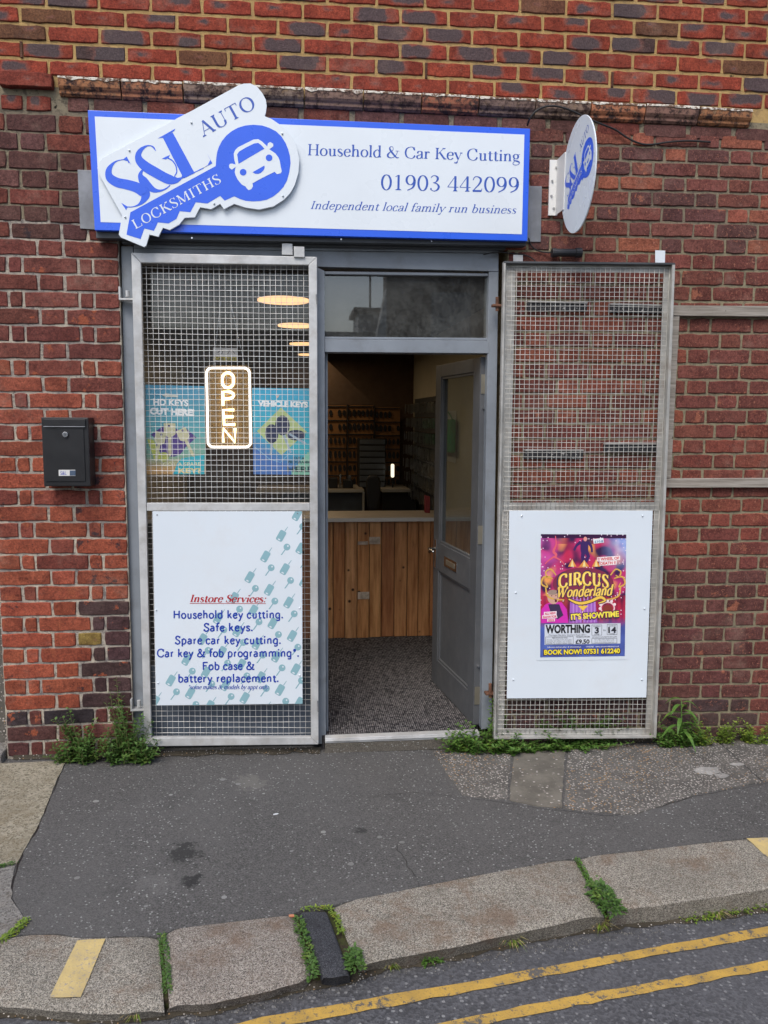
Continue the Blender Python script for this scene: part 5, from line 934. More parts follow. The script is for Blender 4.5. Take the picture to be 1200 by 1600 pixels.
zg0 = zpx(679, 842)[0]; zg1 = zpx(688, 592.5)[0]; zl0 = zpx(681, 889)[0]; zp0 = zpx(679, 1025)[0]
dbox(0, SW, zb_, ztop); dbox(DW - SW, DW, zb_, ztop)
dbox(SW, DW - SW, zg1 + .012, ztop, name='top_rail'); dbox(SW, DW - SW, zl0, zg0 - .012, name='lock_rail'); dbox(SW, DW - SW, zb_, zp0 - .012, name='bottom_rail')
dbox(SW, DW - SW, zg0, zg1, .019, .023, 'pane', M['glass_door'], 0, label='clear glass upper panel of the door'); dbox(SW, DW - SW, zp0, zl0, .016, .03, 'panel', bev=.001)
for (z0, z1) in ((zg0 - .012, zg1 + .012), (zp0 - .012, zl0)):
    for q in ((SW, SW + .014, z0, z1), (DW - SW - .014, DW - SW, z0, z1), (SW + .014, DW - SW - .014, z0, z0 + .014), (SW + .014, DW - SW - .014, z1 - .014, z1)): dbox(*q, .006, .019, 'bead', M['door'], .002)
lx = DW / 2; lz = (zl0 + zg0) / 2 - .01
lpz = dbox(.30, .52, lz - .028, lz + .03, -.004, 0, 'letter_plate', M['silver'], .001); dbox(.335, .485, lz - .014, lz + .014, -.006, -.004, 'letter_flap', M['brass'], .001, par=lpz)
hp = dh + dv * (DW - .05) + Vector((0, 0, lz + .045 - dh.z)); hd = dbox(DW - .066, DW - .034, lz - .07, lz + .10, -.005, 0, 'handle_plate', M['silver'], .001)
MB().tube([hp, hp + dn * .045, hp + dn * .05 - dv * .03, hp + dn * .05 - dv * .11], .008, 8).build('handle', M['silver'], hd, smooth=True); MB().tube([hp - dn * DT, hp - dn * (DT + .045), hp - dn * (DT + .05) - dv * .1], .008, 8).build('handle', M['silver'], hd, smooth=True)
dbox(DW, DW + .003, lz - .09, lz + .12, .010, .034, 'lock_face', M['silver'], 0)
for py in (600, 836, 1087):
    zz = U(745, py, dh.y).z; p0 = dh + Vector((0, 0, zz - dh.z)) - dv * .0015
    MB().prism([p0 + Vector((0, 0, -.048)) - dn * .004, p0 + Vector((0, 0, -.048)) - dn * .034, p0 + Vector((0, 0, .048)) - dn * .034, p0 + Vector((0, 0, .048)) - dn * .004], -dv * .002).build('hinge', M['brass'], dr); MB().tube([p0 - dn * .044 + Vector((0, 0, -.048)) - dv * .003, p0 - dn * .044 + Vector((0, 0, .048)) - dv * .003], .006, 8).build('hinge_knuckle', M['brass'], dr)
for py in (638, 1041): MB().tube([dh + Vector((0, 0, U(747, py, dh.y).z - dh.z)) - dn * .02, dh + Vector((0, 0, U(747, py, dh.y).z - dh.z)) - dn * .02 - dv * .012], [.008, .005], 8).build('hinge_bolt', M['silver'], dr)
# ------------------------------------------------------------------ letterbox
MY = -.10
mbx = thing('letterbox', 'black metal wall letterbox with round lock on the left brick pier', 'letterbox', U(107, 700))
a = U(64, 652, MY); b = U(137.5, 758.5, MY); MB().box(a.x, b.x + .012, MY, -.001, b.z - .004, a.z).build('body', M['blackmetal'], mbx, .004)
def mbox(name, q, th, off, mat, par=mbx): p, r_ = U(q[0], q[1], MY), U(q[2], q[3], MY); return MB().box(p.x, r_.x, MY - off - th, MY - off, r_.z, p.z).build(name, mat, par, .0015)
mbox('door_panel', (69, 669, 134, 752), .005, -.001, M['blackmetal']); mbox('mail_flap', (69, 655, 134, 666.5), .008, -.001, M['blackmetal']); mbox('flap_lip', (69, 665.8, 134, 667.5), .014, -.001, M['lintel'])
lc = U(102.5, 679, MY - .004); MB().tube([lc, lc + Vector((0, -.009, 0))], .0125, 16).build('lock', M['silver'], mbx, .001); MB().box(lc.x - .001, lc.x + .001, lc.y - .0105, lc.y - .009, lc.z - .004, lc.z + .004).build('keyhole', M['black'], mbx)
nl = mbox('name_label', (92, 734, 118.5, 743.5), .001, .0045, M['paper']); ink('lettering', sans('S&L', (94.5, 742), (104, 742), 6, .0), onY(MY - .0055), M['navy'], nl); ink('emblem', [[(109, 735), (118, 735), (118, 743), (109, 743)]], onY(MY - .0055), pm((.06, .09, .14)), nl)
# ------------------------------------------------------------------ wall fittings on the right
for (q, l) in (((825, 470, 917, 486.5), 'upper left dark flaking metal bar set in the wall behind the right gate'), ((953, 474, 1040, 490), 'upper right dark flaking metal bar set in the wall behind the right gate'), ((820, 702, 911, 717.5), 'lower left dark flaking metal bar set in the wall behind the right gate'), ((945, 692, 1027, 707), 'lower right dark flaking metal bar set in the wall behind the right gate')):
    o = thing('wall_bar', l, 'metal bar', U(q[0], q[3]), 'metal bars in the wall behind the gate'); p, r_ = U(q[0], q[1], -.02), U(q[2], q[3], -.02)
    MB().box(p.x, r_.x, -.02, .02, r_.z, p.z - .008).build('bar_face', M['flaky'] if 'flaky' in M else M.setdefault('flaky', (lambda k: (k.col(k.mix(k.ramp(k.noise(55, 5, .75), .58, .64), (.02, .02, .022), (.45, .44, .41))), k.bump(k.noise(55, 4, .7), .8, .004), k.m)[-1])(N('flaking_white_paint', .7))), o, .001); MB().box(p.x, r_.x, -.028, .02, p.z - .0075, p.z).build('ledge', M['galv2'], o, .001)
def batten(label, q, Y=-.028, th=.035): o = MB().slab(q, Y, th).build('timber_batten', M['old_wood'], None, .002); tag(o, label, 'batten', 'grey timber battens on the right wall')
batten('upper horizontal grey timber batten on the right wall', [(1050, 477), (1460, 480), (1460, 497), (1050, 493)]); batten('lower horizontal grey timber batten on the right wall', [(1030, 748), (1460, 746), (1460, 761), (1030, 762)]); batten('upright grey timber batten beside the open right gate', [(1046, 494), (1062, 494), (1048.5, 747), (1030, 747)], -.024, .03)
# ------------------------------------------------------------------ shop interior
room = thing('shop_interior', 'dim shop room with cream wall and dark ceiling seen through the open doorway', 'room', (.4, 3, 0))
RX0, RX1, RYb, RZ = -1.35, 1.52, 6.35, 2.5
MB().box(RX0, RX1, .131, RYb, -.15, .006).build('floor', M['carpet'], room); MB().box(RX0 - .1, RX1 + .1, .31, RYb + .1, RZ, RZ + .1).build('ceiling', M['ceil'], room)
MB().box(RX1, RX1 + .1, .31, RYb, -.15, RZ).build('side_wall', M['cream'], room); MB().box(RX0 - .1, RX0, .31, RYb, -.15, RZ).build('side_wall', M['cream'], room); MB().box(RX0, RX1, RYb, RYb + .1, -.15, RZ).build('back_wall', M['soffit'], room)
MB().box(RX0 - .2, 2.0, .305, .309, 2.5, 3.0).build('bulkhead', M['ceil'], room)
sp = [U(508, 560, 4.6), U(585, 632, 4.6), U(508, 632, 4.6)]; MB().prism(sp, (0, .1, 0)).build('stair_soffit', M['soffit'], room)
dm = MB().box(.13, .93, .02, .131, -.14, 0.005); dm.build('doorway_floor', M['carpet'], room)
ct = thing('shop_counter', 'shop counter clad in upright pallet planks with a beige top', 'counter', (.6, 1.9, 0))
CY = U(590, 996, 0); cy = G(590, 996, (ZF, 0, 0)).y; zc0 = U(590, 814, cy).z; zc1 = U(590, 808.5, cy).z
pxs = [440, 462, 486, 510, 520.5, 539, 558, 577, 596, 616, 636, 653.5, 672, 692, 712, 735, 760]
pcol = [tuple(min(.8, x * 1.75) for x in c_) for c_ in [(.36, .17, .065), (.30, .13, .05), (.36, .19, .08), (.38, .20, .085), (.32, .15, .06), (.40, .22, .10), (.36, .18, .07), (.38, .2, .08), (.25, .11, .045), (.34, .17, .07), (.33, .16, .065), (.36, .18, .075), (.33, .15, .06), (.38, .2, .085), (.36, .18, .075), (.34, .16, .06)]]
for i in range(len(pxs) - 1):
    x0 = U(pxs[i], 900, cy).x + .0025; x1 = min(U(pxs[i + 1], 900, cy).x - .0025, RX1 - .005); o = MB().box(x0, x1, cy + ru(-.004, .004), cy + .03, ZF + ru(.0, .006), zc0 - .003).build('plank', M['plank'], ct, .002); o.color = (*pcol[i], 1)
MB().box(RX0, RX1, cy + .031, cy + .36, ZF, zc0 - .003).build('carcass', M['ceil'], ct); MB().box(RX0, RX1, cy - .03, cy + .42, zc0, zc1).build('worktop', M['laminate'], ct)
MB().box(RX0, U(655, 812, cy).x - .001, cy - .034, cy - .0305, zc0 - .001, zc1 + .001).build('edging', M['edge'], ct); MB().box(U(655, 812, cy).x, RX1, cy - .034, cy - .0305, zc0 - .001, zc1 + .001).build('edging', M['edge'], ct)
for q in ((577, 839, 594, 850), (559, 846, 575, 851), (559, 925, 577, 936)): p, r_ = U(q[0], q[1], cy - .006), U(q[2], q[3], cy - .006); MB().box(p.x, r_.x, cy - .0062, cy - .0052, r_.z, p.z).build('tape_patch', M['tape'], ct)
# back wall racks
def rack(label, q, Y, nrow, ncol, d_):
    o = thing('key_rack', label, 'rack', U(q[0], q[3], Y), 'key racks on the back wall'); p, r_ = U(q[0], q[1], Y), U(q[2], q[3], Y)
    MB().box(p.x, r_.x, Y, Y + .02, r_.z, p.z).build('backboard', M['peg'], o); MB().box(p.x - .012, p.x, Y - .03, Y + .02, r_.z, p.z + .02).build('post', M['blackplastic'], o)
    H = p.z - r_.z; mb = MB(); rl = MB()
    for i in range(nrow):
        z = p.z - H * (i + .5) / nrow; rl.box(p.x, r_.x, Y - .02, Y, z + H / nrow * .36, z + H / nrow * .44)
        for j in range(ncol):
            if rnd() < .08: continue
            x = lerp(p.x, r_.x, (j + .5) / ncol) + ru(-.004, .004); w = .021 * ru(.8, 1.15); h = H / nrow * ru(.42, .58) / 2; mb.prism([(x + w * math.cos(a_), Y - .02, z - .01 + h * math.sin(a_)) for a_ in [t_ * math.pi / 4 for t_ in range(8)]], (0, .014, 0))
    rl.build('hook_rails', M['blackplastic'], o, kind='stuff'); mb.build('hanging_keys', M['keyblack'], o, kind='stuff')
BYk = 6.2
rack('left key rack on the back wall with rows of dark key fobs', (506, 633, 541, 762), BYk, 6, 5, 0); rack('middle key rack on the back wall behind the drawer cabinet', (543.5, 633, 583, 762), BYk, 6, 6, 0); rack('right key rack on the back wall with the fewest fobs', (585.5, 636, 624, 762), BYk, 6, 6, 0)
# key blank rack on side wall
o = thing('blank_key_rack', 'side wall rack hung with bunches of silver key blanks', 'rack', (RX1 - .02, 5.2, 1)); z0, z1 = .75, 1.80
MB().box(RX1 - .02, RX1 - .001, 4.05, 6.1, z0 - .35, z1 + .05).build('backboard', M['darkbox'], o); mb = MB(); rl = MB()
for i in range(7):
    z = z1 - .06 - i * .165; rl.box(RX1 - .06, RX1 - .02, 4.1, 6.1, z + .045, z + .052)
    for j in range(30):
        y = 4.15 + j * .065 + ru(-.01, .01)
        for t_ in range(3): yy_, x_ = y + ru(-.014, .014), RX1 - ru(.05, .17); w = ru(.002, .005); mb.box(x_ - w, x_ + w, yy_, yy_ + .002, z - ru(.05, .075), z + .04)
rl.build('hook_rails', M['silver'], o, kind='stuff'); mb.build('key_blanks', M['blanks'], o, kind='stuff')
cbn = thing('drawer_cabinet', 'dark small parts drawer cabinet on the back bench', 'cabinet', U(580, 762, 5.8)); p, r_ = U(561, 686, 5.8), U(602, 762, 5.8); MB().box(p.x, r_.x, 5.8, 6.1, r_.z, p.z).build('carcass', M['blackplastic'], cbn, .004)
for i in range(8): h = (p.z - r_.z) / 8; MB().box(p.x + .008, r_.x - .008, 5.782, 5.799, p.z - (i + 1) * h + .012, p.z - i * h - .008).build('drawer', M['darkblue'], cbn, .003)
bn = thing('work_bench', 'back work bench with pale edge in two sections behind the counter', 'bench', U(540, 800, 5.5)); zbn = U(540, 765, 5.45).z
for (x0, x1) in ((400, 569), (597, 641)):
    p, r_ = U(x0, 765, 5.45), U(x1, 765, 5.45); MB().box(p.x, r_.x, 5.45, 6.15, zbn - .03, zbn).build('bench_top', M['laminate'], bn); MB().box(p.x, r_.x, 5.444, 5.4495, zbn - .032, zbn + .002).build('edging', M['edge'], bn)
MB().box(U(566, 780, 5.5).x, U(569, 780, 5.5).x, 5.46, 5.5, ZF, zbn - .031).build('leg', M['edge'], bn); MB().box(U(440, 780, 5.6).x, U(566, 780, 5.6).x, 5.6, 5.62, ZF, zbn - .031).build('panel', M['darkblue'], bn); MB().box(U(598, 780, 5.6).x, U(650, 780, 5.6).x, 5.6, 5.62, ZF, zbn - .031).build('panel', M['blackplastic'], bn)
ch = thing('office_chair', 'black office chair with its back to the doorway behind the counter', 'chair', (U(583, 790, 4.2).x, 4.3, ZF)); p, r_ = U(572, 743, 4.2), U(595, 797, 4.2); xc = (p.x + r_.x) / 2
MB().prism([(xc + (r_.x - p.x) / 2 * a_, 4.2, b_) for a_, b_ in ((-.7, r_.z), (.7, r_.z), (1, lerp(r_.z, p.z, .5)), (.9, p.z - .03), (.5, p.z), (-.5, p.z), (-.9, p.z - .03), (-1, lerp(r_.z, p.z, .5)))], (0, .07, 0)).build('backrest', M['blackplastic'], ch, .02); MB().box(xc - .22, xc + .22, 4.28, 4.72, .45, .52).build('seat', M['blackplastic'], ch, .02); MB().tube([(xc, 4.5, .08), (xc, 4.5, .45)], .025, 8).build('gas_stem', M['blackplastic'], ch); MB().prism([(xc - .03, 4.27, .4), (xc + .03, 4.27, .4), (xc + .03, 4.27, r_.z + .1), (xc - .03, 4.27, r_.z + .1)], (0, .02, 0)).build('back_bracket', M['blackplastic'], ch)
for i in range(5): a_ = i * 2 * math.pi / 5; MB().tube([(xc, 4.5, .09), (xc + .28 * math.cos(a_), 4.5 + .28 * math.sin(a_), .05)], .018, 6).build('foot', M['blackplastic'], ch)
ml = thing('bench_lamp', 'small lit strip lamp glowing on the back bench', 'lamp', U(613, 762, 5.7)); MB().slab(rrect(611, 725, 616, 746, 2), 5.7, .02).build('glowing_strip', M['mini_lamp'], ml); MB().tube([U(613.5, 746, 5.71), U(613.5, 764, 5.71)], .01, 6).build('stand', M['blackplastic'], ml)
dx = thing('tool_clutter', 'dark key cutting machine and tools heaped on the left part of the bench', 'machine', U(530, 762, 5.6)); 
for (q, m_) in (((514, 747, 528, 763), 'blackplastic'), ((530, 741, 534, 762), 'silver'), ((536, 750, 552, 763), 'blackmetal'), ((545, 744, 549, 752), 'darkblue')): p, r_ = U(q[0], q[1], 5.6), U(q[2], q[3], 5.6); MB().box(p.x, r_.x, 5.6, 5.75, r_.z, p.z).build('machine_body' if m_ != 'silver' else 'spindle', M[m_], dx, .01)
gb = thing('green_bag', 'green cloth bag hanging from a hook on the cream side wall', 'bag', (RX1 - .03, 3.6, 1.5)); q = UX(689, 655, RX1 - .03); r_ = UX(712, 708, RX1 - .03)
yb0, yb1 = sorted((q.y, r_.y)); MB().box(RX1 - .09, RX1 - .03, yb0, yb1, r_.z, q.z).build('bag_body', M['green'], gb, .02); MB().tube([(RX1 - .05, yb0 + .05, q.z - .01), (RX1 - .03, (yb0 + yb1) / 2, q.z + .07), (RX1 - .05, yb1 - .05, q.z - .01)], .006, 6).build('strap', M['green'], gb)
ps = MB().box(RX1 - .008, RX1 - .002, yb0 + .12, yb1 + .04, r_.z - .1, q.z + .08).build('paper_sheet', M['paper']); tag(ps, 'white paper sheet pinned behind the green bag', 'paper')
rp = thing('red_packet', 'small reddish packet hanging by the end of the counter', 'packet', U(668, 800, cy + .1)); MB().slab([(664, 774), (672, 776), (672, 803), (664, 801)], cy + .25, .04).build('packet_body', M['redbox'], rp, .004)
# ceiling lamps
for i, (x, y, w, l) in enumerate(((443, 471, 39, 'nearest and largest'), (463, 510, 28, 'second nearest'), (475, 538.5, 22, 'third'), (481, 555, 15, 'farthest and smallest'))):
    d = ray(x, y); zl = 2.34; t_ = (zl - CAM.z) / d.z; p = CAM + d * t_; r0 = w * (p.y - CAM.y) / FPX
    la_ = bpy.data.lights.new('lamp_light', 'AREA'); la_.shape = 'DISK'; la_.size = r0 * 2; la_.energy = 2.6; la_.color = (1, .74, .45); lo_ = bpy.data.objects.new('lamp_light', la_); S.collection.objects.link(lo_); lo_.location = p - Vector((0, 0, .006))
    o = thing('pendant_lamp', f'{l} round orange glowing ceiling lamp seen through the window mesh', 'lamp', p, 'round lamps in a row along the shop ceiling'); MB().disc(p, r0, (0, 0, 1), .012, 32).build('diffuser', M['lamp_glow'], o); MB().disc(p + Vector((0, 0, .0125)), r0 * 1.02, (0, 0, 1), .02, 32).build('housing', M['blackplastic'], o); MB().tube([p + Vector((0, 0, .03)), p + Vector((0, 0, RZ - zl))], .008, 6).build('rod', M['blackplastic'], o)
# ------------------------------------------------------------------ plants
def leafquad(mb, base, d, up, L, w, fold=.25):
    side = d.cross(up).normalized() * w; upv = side.cross(d).normalized(); m1 = base + d * L * .38; tip = base + d * L + upv * (-L * .18); b = base
    mb.add([b, m1 + side + upv * w * fold, tip, m1 - side + upv * w * fold, base + d * L * .7 + side * .62 + upv * w * fold * .3, base + d * L * .7 - side * .62 + upv * w * fold * .3, m1], [(0, 6, 1), (1, 6, 4), (6, 2, 4), (0, 3, 6), (3, 5, 6), (6, 5, 2)])
def weed(label, c, rx, ry, h, n, L, mat, name='weed_clump', stems=7, group='weeds growing at the foot of the wall', cone=1.0, cat='weed'):
    h *= 1.3; n = int(n * 1.35); L *= 1.25; rx *= 1.1; ry *= 1.2
    o = thing(name, label, cat, c, group); mb = MB(); sm = MB(); c = Vector(c); ns_ = max(8, n // 22)
    for s_ in range(ns_):
        a = ru(0, 6.28); r = math.sqrt(rnd()); hh = h * (1.25 - r * .75) * ru(.45, 1.1); b0 = c + Vector((math.cos(a) * rx * r * .8, math.sin(a) * ry * r * .7, 0)); lean = Vector((math.cos(a) * rx * .45 + ru(-.03, .03), math.sin(a) * ry * .4 + ru(-.03, .01), 0)); pts = []
        for t in (0, .25, .5, .75, 1): q = b0 + lean * t * t * 1.2 + Vector((mnoise.noise(Vector((s_, t * 2, 1))) * .02, mnoise.noise(Vector((s_, t * 2, 7))) * .015, hh * (t - .15 * t * t * (r + .3)))); q.y = min(q.y, -.006); pts.append(q)
        sm.tube(pts, [.0022, .002, .0016, .0012, .0007], 4); m = max(5, int(n / ns_ * (.5 + hh / h)))
        for i in range(m):
            t = i / m * 3.999; k_ = int(t); p = pts[k_].lerp(pts[k_ + 1], t - k_); al = i * 2.4 + s_; sz = L * (1.15 - .5 * i / m) * ru(.7, 1.2)
            d = Vector((math.cos(al), math.sin(al) * .8 - .15, ru(.05, .75))).normalized(); p = p + d * .003
            if p.y > -.004: p.y = -.006
            leafquad(mb, p, d, Vector((ru(-.25, .25), ru(-.25, .25), 1)), sz, sz * ru(.24, .36))
    mb.build('foliage', mat, o, smooth=True, kind='stuff'); sm.build('stems', M['stem'], o, kind='stuff'); return o
def gp(px, py): p = G(px, py); return p
def wb_(px, dy=-.04): p = G(px, 1170); zx = U(px, 1165, dy); return Vector((zx.x, dy, zpl(PAV, zx.x, dy)))
weed('bushy dark green weed left at the foot of the brick pier', wb_(122, -.05), .10, .05, .19, 420, .022, M['leaf_dark']); weed('tall dark green weed climbing beside the left gate hinge', wb_(202, -.06), .12, .05, .20, 520, .022, M['leaf_dark']); weed('slender upper shoot of weed against the left jamb', wb_(190, -.035), .055, .03, .37, 260, .02, M['leaf_dark'], cone=1.1)
0 and weed('low bright yellow green weed tuft between the two dark weeds', wb_(150, -.07), .06, .04, .11, 160, .02, M['leaf'])
weed('spreading green weed mat right of the doorway threshold', wb_(745, -.06), .17, .06, .12, 620, .024, M['leaf']); weed('weed shoots climbing the right door jamb', wb_(768, -.03), .06, .03, .26, 200, .022, M['leaf']); weed('weed cluster under the hinge corner of the right gate', wb_(800, -.07), .10, .05, .09, 260, .022, M['leaf'])
weed('long low strip of weeds growing behind and under the right gate', wb_(900, -.03), .22, .03, .17, 520, .024, M['leaf_dark'], cone=.5); weed('creeping weeds spilling out beneath the right gate', wb_(880, -.075), .26, .03, .05, 380, .02, M['leaf'])
weed('yellow green weeds around the base of the long leaved plant', wb_(1058, -.05), .13, .05, .12, 380, .022, M['leaf_yellow'] if False else M['leaf']); weed('small yellow green weed right of the long leaved plant', wb_(1092, -.05), .06, .04, .10, 190, .018, M['leaf_yellow']); weed('small upright yellow green weed near the right edge', wb_(1134, -.045), .05, .03, .13, 170, .018, M['leaf_yellow']); weed('rightmost yellow green weed at the foot of the wall', wb_(1178, -.045), .07, .035, .15, 240, .018, M['leaf_yellow'])
tp = thing('long_leaved_plant', 'tall plant with long drooping leaves beside the right gate', 'plant', wb_(1062, -.06)); c = wb_(1062, -.06); MB().tube([c, c + Vector((.004, 0, .12)), c + Vector((-.004, 0, .25))], [.005, .004, .002], 6).build('stem', M['leaf'], tp, smooth=True)
for i in range(15):
    z = .05 + .2 * i / 14; a = i * 2.4; L = .13 * (1.15 - .5 * i / 14); base = c + Vector((0, 0, z)); dh_ = Vector((math.cos(a), math.sin(a) * .55 - .2, 0)).normalized(); mb = MB(); n = 7; vs = []
    for j in range(n + 1):
        t = j / n; pnt = base + dh_ * L * t + Vector((0, 0, L * (.55 * t - .95 * t * t))); w = .011 * math.sin(math.pi * (t * .92 + .06)) ; sd_ = dh_.cross(Vector((0, 0, 1))) * w; vs += [pnt + sd_ + Vector((0, 0, w * .3)), pnt, pnt - sd_ + Vector((0, 0, w * .3))]
    mb.add(vs, [f_ for j in range(n) for f_ in ((j * 3, j * 3 + 1, j * 3 + 4, j * 3 + 3), (j * 3 + 1, j * 3 + 2, j * 3 + 5, j * 3 + 4))]); mb.build('leaf', M['leaf'], tp, smooth=True)
def kw(label, px, py, rx, h, n, L, mat, pl_=ROAD, **k): p = G(px, py, pl_); o = thing('kerb_weed', label, 'weed', p, 'weeds growing in the kerb joints and gutter'); mb = MB()
def kweed(label, pts, rad, h, n, L, mat, pl_=PAV):
    P_ = [G(x, y, pl_) for x, y in pts]; o = thing('kerb_weed', label, 'weed', P_[0], 'weeds growing in the kerb joints and gutter'); mb = MB(); R_ = resample(P_, 30) if len(P_) > 1 else P_
    for i in range(n):
        q = random.choice(R_); a = ru(0, 6.28); r = rad * math.sqrt(rnd()); p = q + Vector((math.cos(a) * r, math.sin(a) * r, ru(.004, h) * (1 - .6 * r / rad))); d = Vector((math.cos(a) + ru(-.5, .5), math.sin(a) + ru(-.5, .5), ru(-.1, .8))).normalized(); leafquad(mb, p, d, Vector((0, 0, 1)), L * ru(.6, 1.2), L * ru(.22, .36))
    mb.build('foliage', mat, o, smooth=True, kind='stuff'); return o
kweed('strip of small leaved weeds in the joint left of the black kerb block', [(466, 1440), (474, 1468), (490, 1520), (487, 1530)], .016, .022, 380, .012, M['leaf_dark'])
kweed('leafy weeds in the joint right of the black kerb block', [(551, 1492), (553, 1505), (558, 1518)], .024, .035, 200, .015, M['leaf_dark']); kweed('moss and weeds at the top edge of the black kerb block', [(475, 1421), (515, 1420), (528, 1440), (534, 1460)], .008, .012, 220, .010, M['leaf_yellow'])
kweed('bushy weed filling the joint between the two right kerb stones', [(930, 1392), (948, 1415), (960, 1432)], .036, .06, 330, .020, M['leaf_dark']); kweed('thin green line of weed in the upper part of the right kerb joint', [(902, 1345), (915, 1368), (928, 1388)], .009, .014, 200, .010, M['leaf'])
kweed('small round green weed in the gutter right of the kerb joint', [(998, 1434)], .028, .04, 90, .018, M['leaf'], ROAD); kweed('green weed tuft in the gutter left of centre', [(664, 1500), (672, 1499)], .035, .04, 140, .018, M['leaf'], ROAD); kweed('tiny weed in the gutter beside the weed tuft', [(716, 1487)], .018, .03, 60, .015, M['leaf'], ROAD); kweed('two leaf yellow sprout in the gutter', [(864, 1452)], .014, .03, 26, .018, M['leaf_yellow'], ROAD); kweed('weed in the joint behind the first and second kerb stones', [(252, 1462), (256, 1480), (258, 1502), (262, 1550)], .011, .012, 330, .010, M['leaf_dark']); kweed('mossy weeds at the slab joint on the far left', [(2, 1472), (22, 1458), (40, 1440)], .014, .015, 260, .010, M['leaf_yellow']); kweed('moss line between the two left stone slabs', [(-60, 1362), (0, 1355), (22, 1350)], .010, .010, 200, .009, M['leaf_dark']); kweed('weedy gutter strip at the right edge', [(1070, 1436), (1150, 1424), (1200, 1414), (1230, 1410)], .03, .04, 520, .014, M['leaf_yellow'], ROAD)
def grass(label, px, py, rad, h, n, pl_=ROAD):
    c = G(px, py, pl_); o = thing('grass_tuft', label, 'grass', c, 'grass tufts in the gutter'); g1, g2 = MB(), MB()
    for i in range(n):
        a = ru(0, 6.28); d = Vector((math.cos(a), math.sin(a), 0)); b = c + d * rad * .25 * rnd(); L = h * ru(.5, 1.1); s_ = d.cross(Vector((0, 0, 1))) * .0016; k_ = ru(.5, 1.2); p1 = b + d * L * .35 * k_ + Vector((0, 0, L * .6)); p2 = b + d * L * .95 * k_ + Vector((0, 0, L * (.75 - .5 * (k_ - .5)))); (g1 if rnd() < .6 else g2).add([b - s_, b + s_, p1 + s_ * .8, p1 - s_ * .8, p2], [(0, 1, 2, 3), (3, 2, 4)])
    g1.build('green_blades', M['leaf_yellow'], o, kind='stuff'); g2.build('dry_blades', M['straw'], o, kind='stuff')
grass('dry grass tuft in the gutter below the long kerb stone', 798, 1476, .06, .075, 110); grass('straw coloured grass under the bushy kerb joint weed', 936, 1452, .06, .07, 80); grass('small grass tuft at the bottom below the second kerb stone', 213, 1590, .05, .06, 80); grass('sparse grass by the foot of the middle kerb stone', 610, 1512, .05, .045, 60); grass('dry grass at the right end of the gutter', 1120, 1432, .08, .05, 90)
# litter
def litter(label, px, py, sz, mat, pl_, cat='litter', name='litter_scrap', h=.004):
    p = G(px, py, pl_); a = ru(0, 3); u = Vector((math.cos(a), math.sin(a), 0)); w = Vector((-u.y, u.x, 0)); o = MB().prism([p + u * sz * x + w * sz * y * .5 + Vector((0, 0, .003)) for x, y in ((-1, -.8), (.2, -1), (1, -.3), (.8, .7), (-.1, 1), (-.9, .5))], (0, 0, h)).build(name, mat); tag(o, label, cat)
litter('orange brick chip on the kerb by the black block', 456, 1433, .011, pm((.5, .2, .1)), PAV); litter('terracotta chip in the gutter below the black block', 534, 1533, .009, pm((.45, .16, .09)), ROAD)
cig = G(1114, 1423, ROAD, .006); o = MB().tube([cig, cig + Vector((.03, .004, 0))], .004, 8).build('cigarette_end', pm((.6, .3, .15))); tag(o, 'orange cigarette end in the gutter at the right', 'litter')
litter('white bird dropping spot on the asphalt pavement', 431, 1273, .012, pm((.6, .62, .64)), PAV, 'spot', 'white_spot', .0006)
gv = MB()
for i in range(900):
    t = rnd(); x = lerp(260, 1250, t); yk = lerp(1590, 1512, t / .35) if t < .35 else lerp(1512, 1405, (t - .35) / .65); p = G(x, yk + abs(random.gauss(0, 9)) + 4, ROAD, .001); s_ = ru(.0015, .0045); gv.add([p + Vector((ru(-1, 1) * s_, ru(-1, 1) * s_, 0)) for _ in range(3)] + [p + Vector((0, 0, s_ * 1.2))], [(0, 1, 2), (0, 1, 3), (1, 2, 3), (2, 0, 3)])
for i in range(700):
    x = ru(40, 1240); p = G(x, 1170 + abs(random.gauss(0, 9)), PAV, .003)
    if p.y > -.01: continue
    s_ = ru(.0015, .005); gv.add([p + Vector((ru(-1, 1) * s_, ru(-1, 1) * s_, 0)) for _ in range(3)] + [p + Vector((0, 0, s_ * 1.1))], [(0, 1, 2), (0, 1, 3), (1, 2, 3), (2, 0, 3)])
gv.build('gutter_grit', M['slab_grey'], kind='stuff')
def crack(label, pts, w=.003):
    P_ = resample([G(x, y, PAV, .0012) for x, y in pts], 30); vs = []
    for i, p in enumerate(P_):
        d = (P_[min(29, i + 1)] - P_[max(0, i - 1)]).normalized(); n_ = Vector((-d.y, d.x, 0)); off = n_ * mnoise.noise(p * 25) * .012; ww = w * (.4 + abs(mnoise.noise(p * 40)) * 1.6) * math.sin(math.pi * (i + .5) / 30) ** .3
        vs += [p + off + n_ * ww / 2, p + off - n_ * ww / 2]
    o = MB().add(vs, [(2 * i, 2 * i + 1, 2 * i + 3, 2 * i + 2) for i in range(29)]).build('crack', pm((.018, .017, .016))); tag(o, label, 'crack')
crack('thin crack in the asphalt above the long kerb stone', [(618, 1318), (632, 1345), (650, 1372), (655, 1384)]); crack('seam in the asphalt running to the pebbly slabs', [(560, 1246), (640, 1238), (700, 1243), (724, 1248)], .002); crack('long seam below the pebbly slabs', [(722, 1246), (790, 1254), (840, 1262), (960, 1275), (1040, 1259), (1090, 1243), (1200, 1224)], .004); crack('joint line beside the left yellowish slab', [(103, 1190), (86, 1227), (60, 1292), (36, 1332), (26, 1350), (18, 1388), (20, 1412), (42, 1442)], .006)
gumr = thing('gum_spots', 'flattened grey chewing gum spots scattered over the asphalt pavement', 'gum', G(400, 1300))
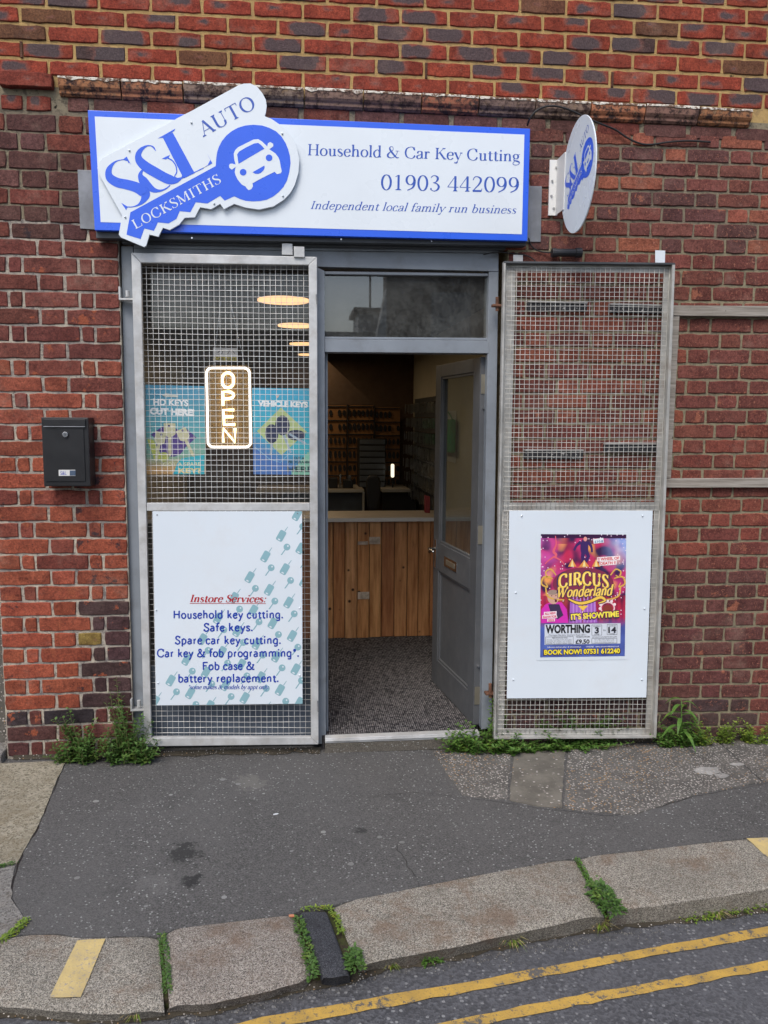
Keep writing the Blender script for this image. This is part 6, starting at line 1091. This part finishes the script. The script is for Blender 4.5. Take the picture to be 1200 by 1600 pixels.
gm = [(90, 1327), (78, 1331), (372, 1225), (412, 1240), (348, 1218), (507, 1304), (505, 1300), (492, 1362), (548, 1350), (267, 1242), (120, 1372), (228, 1416), (350, 1402), (593, 1308), (628, 1316), (150, 1252), (455, 1330), (680, 1290)]
for i, (x, y) in enumerate(gm):
    p = G(x, y, PAV, .0006); rr_ = ru(.006, .014); MB().add([p + Vector((math.cos(a) * rr_ * ru(.8, 1.1), math.sin(a) * rr_ * ru(.8, 1.1), .0004)) for a in [t_ * math.pi / 5 for t_ in range(10)]], [tuple(range(10))]).build('gum_spot', pm((.15, .15, .145) if i % 3 else (.20, .20, .19)), gumr) if i else None
for x, y, rx_, ry_ in ((1105, 1204, 24, 7), (1128, 1212, 12, 4), (1152, 1194, 14, 3)):
    o = MB().add([G(x + rx_ * math.cos(a) * ru(.7, 1.1), y + ry_ * math.sin(a) * ru(.7, 1.1), PAV, .0062) for a in [t_ * math.pi / 9 for t_ in range(18)]], [tuple(range(18))]).build('cement_splash', M['splash']); tag(o, {1105: 'largest pale splash on the pebbly slab at the right', 1128: 'small pale splash just below the largest one on the pebbly slab', 1152: 'thin pale splash nearest the wall on the pebbly slab'}[x], 'stain')
# ------------------------------------------------------------------ across the street (seen mirrored in the glass)
def mir(px, py, Yo): p = U(px, py, .14 - Yo); return Vector((p.x, Yo, p.z))
def across(name, label, x0, x1, z1, y0, y1, mat, cat='building'):
    o = thing(name, label, cat, ((x0 + x1) / 2, y0, 0)); MB().box(x0, x1, y1, y0, -.6, z1).build('wall', mat, o); return o
M['drk'] = surf('dark_brick_across', (.13, .09, .075), .9, var=.3, scale=4); M['rend'] = surf('pale_render_across', (.5, .5, .48), .8)
a = mir(604, 430, -12); b = mir(512, 518, -12)
h1 = across('brick_house', 'dark brick house across the street mirrored in the transom glass', a.x, a.x + 6.5, 6.4, -12, -12.6, M['drk']); h2 = across('flat_roofed_building', 'low grey building across the street mirrored in the glass', a.x - 9, a.x - .01, b.z, -12, -12.8, M['slab_grey'])
c1, c2 = mir(560, 487, -13.5), mir(598, 520, -13.5); dm_ = thing('roof_dormer', 'white dormer with an aerial on the low building across the street', 'dormer', (c1.x, -13.5, c2.z)); MB().box(c1.x, c2.x, -15, -13.5, c2.z - .6, c1.z).build('wall', M['rend'], dm_); MB().box(c1.x - .1, c2.x + .1, -15.1, -13.4, c1.z, c1.z + .08).build('roof', M['drk'], dm_); MB().tube([(c1.x + .3, -14, c1.z), (c1.x + .3, -14, c1.z + 1.1)], .025, 5).build('aerial', M['drk'], dm_)
gp_ = [mir(588, 530, -11.5), mir(604, 450, -11.5), mir(604, 530, -11.5)]; o = MB().prism(gp_, (0, -.4, 0)).build('gable_wall', M['rend']); tag(o, 'pale gable end across the street mirrored in the transom', 'wall')
for i in range(4):
    x = a.x + .9 + i * 1.5; MB().box(x, x + .8, -12.02, -11.99, 2.6, 4.1).build('window', M['darkblue'], h1)
for i in range(7): x = a.x - 8.4 + i * 1.2; MB().box(x, x + .7, -12.02, -11.99, .9, 2.2).build('window', M['darkblue'], h2)
